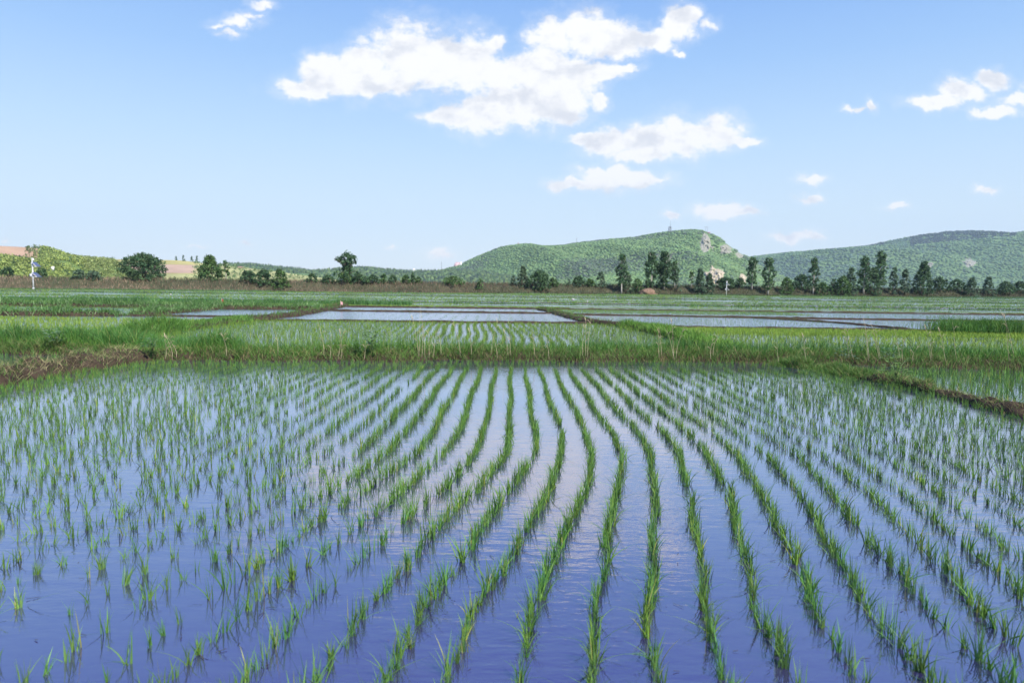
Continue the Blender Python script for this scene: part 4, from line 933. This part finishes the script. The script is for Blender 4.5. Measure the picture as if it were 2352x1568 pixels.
# ------------------------------------------------------------------ dry reed stalks and leafy weeds on the near bank
M_REED = simple('dry_reed', (.52,.43,.27), .7, 0, .25, 6)
def reed(px, yb, ht, lean, group, label):
    ht = ht*.85
    d = ray(px, yb); l = None
    p = ground(px, yb, .25); o = None
    b = MB(); n = 5; pts = [(lean*ht*(i/n)**1.6, .04*math.sin(i), ht*i/n*(1-.12*abs(lean))) for i in range(n+1)]
    b.tube(pts, [.0045*(1-i/n*.7) for i in range(n+1)], 5)
    for i in range(random.randint(1, 3)):
        a = pts[random.randint(2, n-1)]; s_ = random.choice((-1, 1)); b.tube([a, (a[0]+s_*.05, a[1]+.01, a[2]+.07), (a[0]+s_*.11, a[1], a[2]+.05)], [.004,.004,.001], 4)
    if random.random() < .3: b.tube([pts[-1], (pts[-1][0]+lean*.06-.02, pts[-1][1], pts[-1][2]+.1)], [.012,.003], 5)
    obj('dry_reed_stalk', b.mesh('dry_reed_stalk', M_REED, True), None, label, 'reed stalk', group, None, (p.x, p.y, p.z-.05))
g1, l1 = 'dry reeds before the pale rice rows', 'thin straw-coloured dry reed standing in the green bank grass before the pale rice rows'
g2, l2 = 'leaning dry reeds before the bright green paddy', 'tall bent straw-coloured reed leaning over the bank before the bright yellow-green paddy'
for px, ht in [(382,.5),(396,.6),(403,.55),(519,.6),(640,.85),(742,.9),(758,.6),(778,.75),(784,.6),(835,.45),(960,.95),(963,1.1),(968,.8),(975,1.3),(985,.75),(993,.7),(1010,.7),(1060,.95),(1085,.6),(1128,.85),(1140,.7),(1167,.6),(1175,1.0),(1230,.7),(1262,.65),(1340,.9),(1347,.9),(1351,1.1),(1512,.8),(1520,.75),(1640,.6),(1632,.55)]:
    reed(px + random.uniform(-3, 3), 812 + random.uniform(-4, 8), ht, random.gauss(-.05, .12), g1, l1)
for px, ht, ln in [(1549,.95,-.1),(1556,.85,.2),(1546,.8,-.3),(1850,.6,-.2),(1950,.8,-.25),(1958,.9,-.3),(1994,1.15,-.22),(1998,1.1,-.2),(2018,1.05,-.3),(2021,.9,-.25),(2070,1.0,-.3),(2072,.6,0),(2140,.85,-.25),(2143,.95,-.15),(2175,.8,-.3),(2196,1.0,-.2),(2318,1.15,-.2),(2330,1.2,-.35),(1790,.5,-.2),(2100,.5,.3)]:
    reed(px + random.uniform(-3, 3), 818 + random.uniform(-4, 8), ht, ln, g2, l2)
M_STEM = simple('green_stem', (.10,.17,.05), .6)
def weed(label, px, py, s_, col):
    p = ground(px, py, .28); o = thing('leafy_weed', label, 'weed', (p.x, p.y, p.z-.05), 'broad-leaved weeds on the near bank')
    b = MB()
    for i in range(5):
        a = i*1.25; b.tube([(0,0,0),(math.cos(a)*.05*s_, math.sin(a)*.05*s_, .14*s_),(math.cos(a)*.14*s_, math.sin(a)*.14*s_, .26*s_)], [.008,.006,.003], 5)
    obj('stem', b.mesh('stem', M_STEM), o); vs, fs, k = [], [], 0
    for i in range(60):
        a = random.uniform(0, 6.28); r = random.uniform(.03, .2)*s_; z_ = random.uniform(.06, .32)*s_; L_ = random.uniform(.05, .085)*s_; dr = Vector((math.cos(a), math.sin(a), random.uniform(-.2, .4))).normalized(); sd_ = Vector((-math.sin(a), math.cos(a), 0))*L_*.42
        c = Vector((math.cos(a)*r, math.sin(a)*r, z_)); vs += [c, c + dr*L_*.5 + sd_, c + dr*L_*1.2, c + dr*L_*.5 - sd_]; fs.append((k, k+1, k+2, k+3)); k += 4
    vs = np.array([q[:] for q in vs]); obj('foliage', make_mesh('foliage', vs, np.array(fs), M_LEAF, False, np.repeat(pal(60, *col), 4, axis=0)), o)
for lb, px, py, s_, c in [('broad-leaved green weed among reeds behind the muddy side bank', 350, 800, 1.1, ((.09,.19,.06),(.15,.26,.09))), ('pale silvery weed in the tall grass beyond the small corner pond', 125, 786, 1.1, ((.15,.24,.13),(.2,.3,.18))), ('tall dark weed rising out of the bank grass before the pale rice rows', 852, 800, 1.5, ((.05,.12,.03),(.09,.17,.04))),
                          ('bluish big-leaved weed where the two grassy banks meet', 1942, 822, 1.0, ((.09,.17,.09),(.14,.23,.13))), ('bluish low weed between bent reeds', 2045, 822, .9, ((.09,.17,.09),(.14,.23,.13))), ('round bright green grass tussock in the corner of the neighbouring paddy', 2058, 858, 1.1, ((.11,.21,.04),(.16,.27,.05)))]:
    weed(lb, px, py, s_, c)
rice_field(rows(7.6, 24, 4, 14.6, .3, .15, .02), (7, 12), 3, .23, .012, RICE_A, RICE_B, RICE_C, 'young rice in the neighbouring paddy past the low side bank')
rice_field(rows(-24, -9.5, 6, 16.2, .3, .17, .02, 0, .35), (4, 8), 3, .12, .012, RICE_A, RICE_B, RICE_C, 'young rice in the small corner paddy past the muddy bank')
# bits of straw and weed floating on the near water
n = 700; x = rng.uniform(-8, 6.8, n); y = 2.6 + 11*rng.random(n)**1.4; a = rng.uniform(0, 6.28, n); ln = .004 + .03*rng.random(n)**2.5; wd = rng.uniform(.001, .0028, n)
c_, s_ = np.cos(a), np.sin(a); z = np.full(n, .004)
V = np.stack([np.stack([x-c_*ln-s_*wd, y-s_*ln+c_*wd, z], 1), np.stack([x-c_*ln+s_*wd, y-s_*ln-c_*wd, z], 1), np.stack([x+c_*ln+s_*wd, y+s_*ln-c_*wd, z+.004], 1), np.stack([x+c_*ln-s_*wd, y+s_*ln+c_*wd, z+.004], 1)], 1).reshape(-1, 3)
obj('floating_debris', make_mesh('floating_debris', V, np.arange(n*4).reshape(-1, 4), M_STRAW, False, np.repeat(pal(n, (.03,.025,.03), (.09,.07,.05), (.2,.17,.1), .1), 4, axis=0)), None, 'dark bits of straw floating on the near water', 'debris', None, 'stuff')

# ------------------------------------------------------------------ air
HAZE = 0.95e-4
hm = bpy.data.materials.new('haze'); hm.use_nodes = True; hn = hm.node_tree.nodes; hn.clear()
ho = hn.new('ShaderNodeOutputMaterial'); hv = hn.new('ShaderNodeVolumePrincipled'); hv.inputs['Density'].default_value = HAZE; hv.inputs['Color'].default_value = (.62,.80,.98,1); hv.inputs['Anisotropy'].default_value = .0
hm.node_tree.links.new(hv.outputs[0], ho.inputs['Volume'])
b = MB(); b.box((0, 2400, 249), (11200, 5700, 500)); obj('haze', b.mesh('haze', hm), None, 'thin summer haze over the fields', 'haze', None, 'stuff')
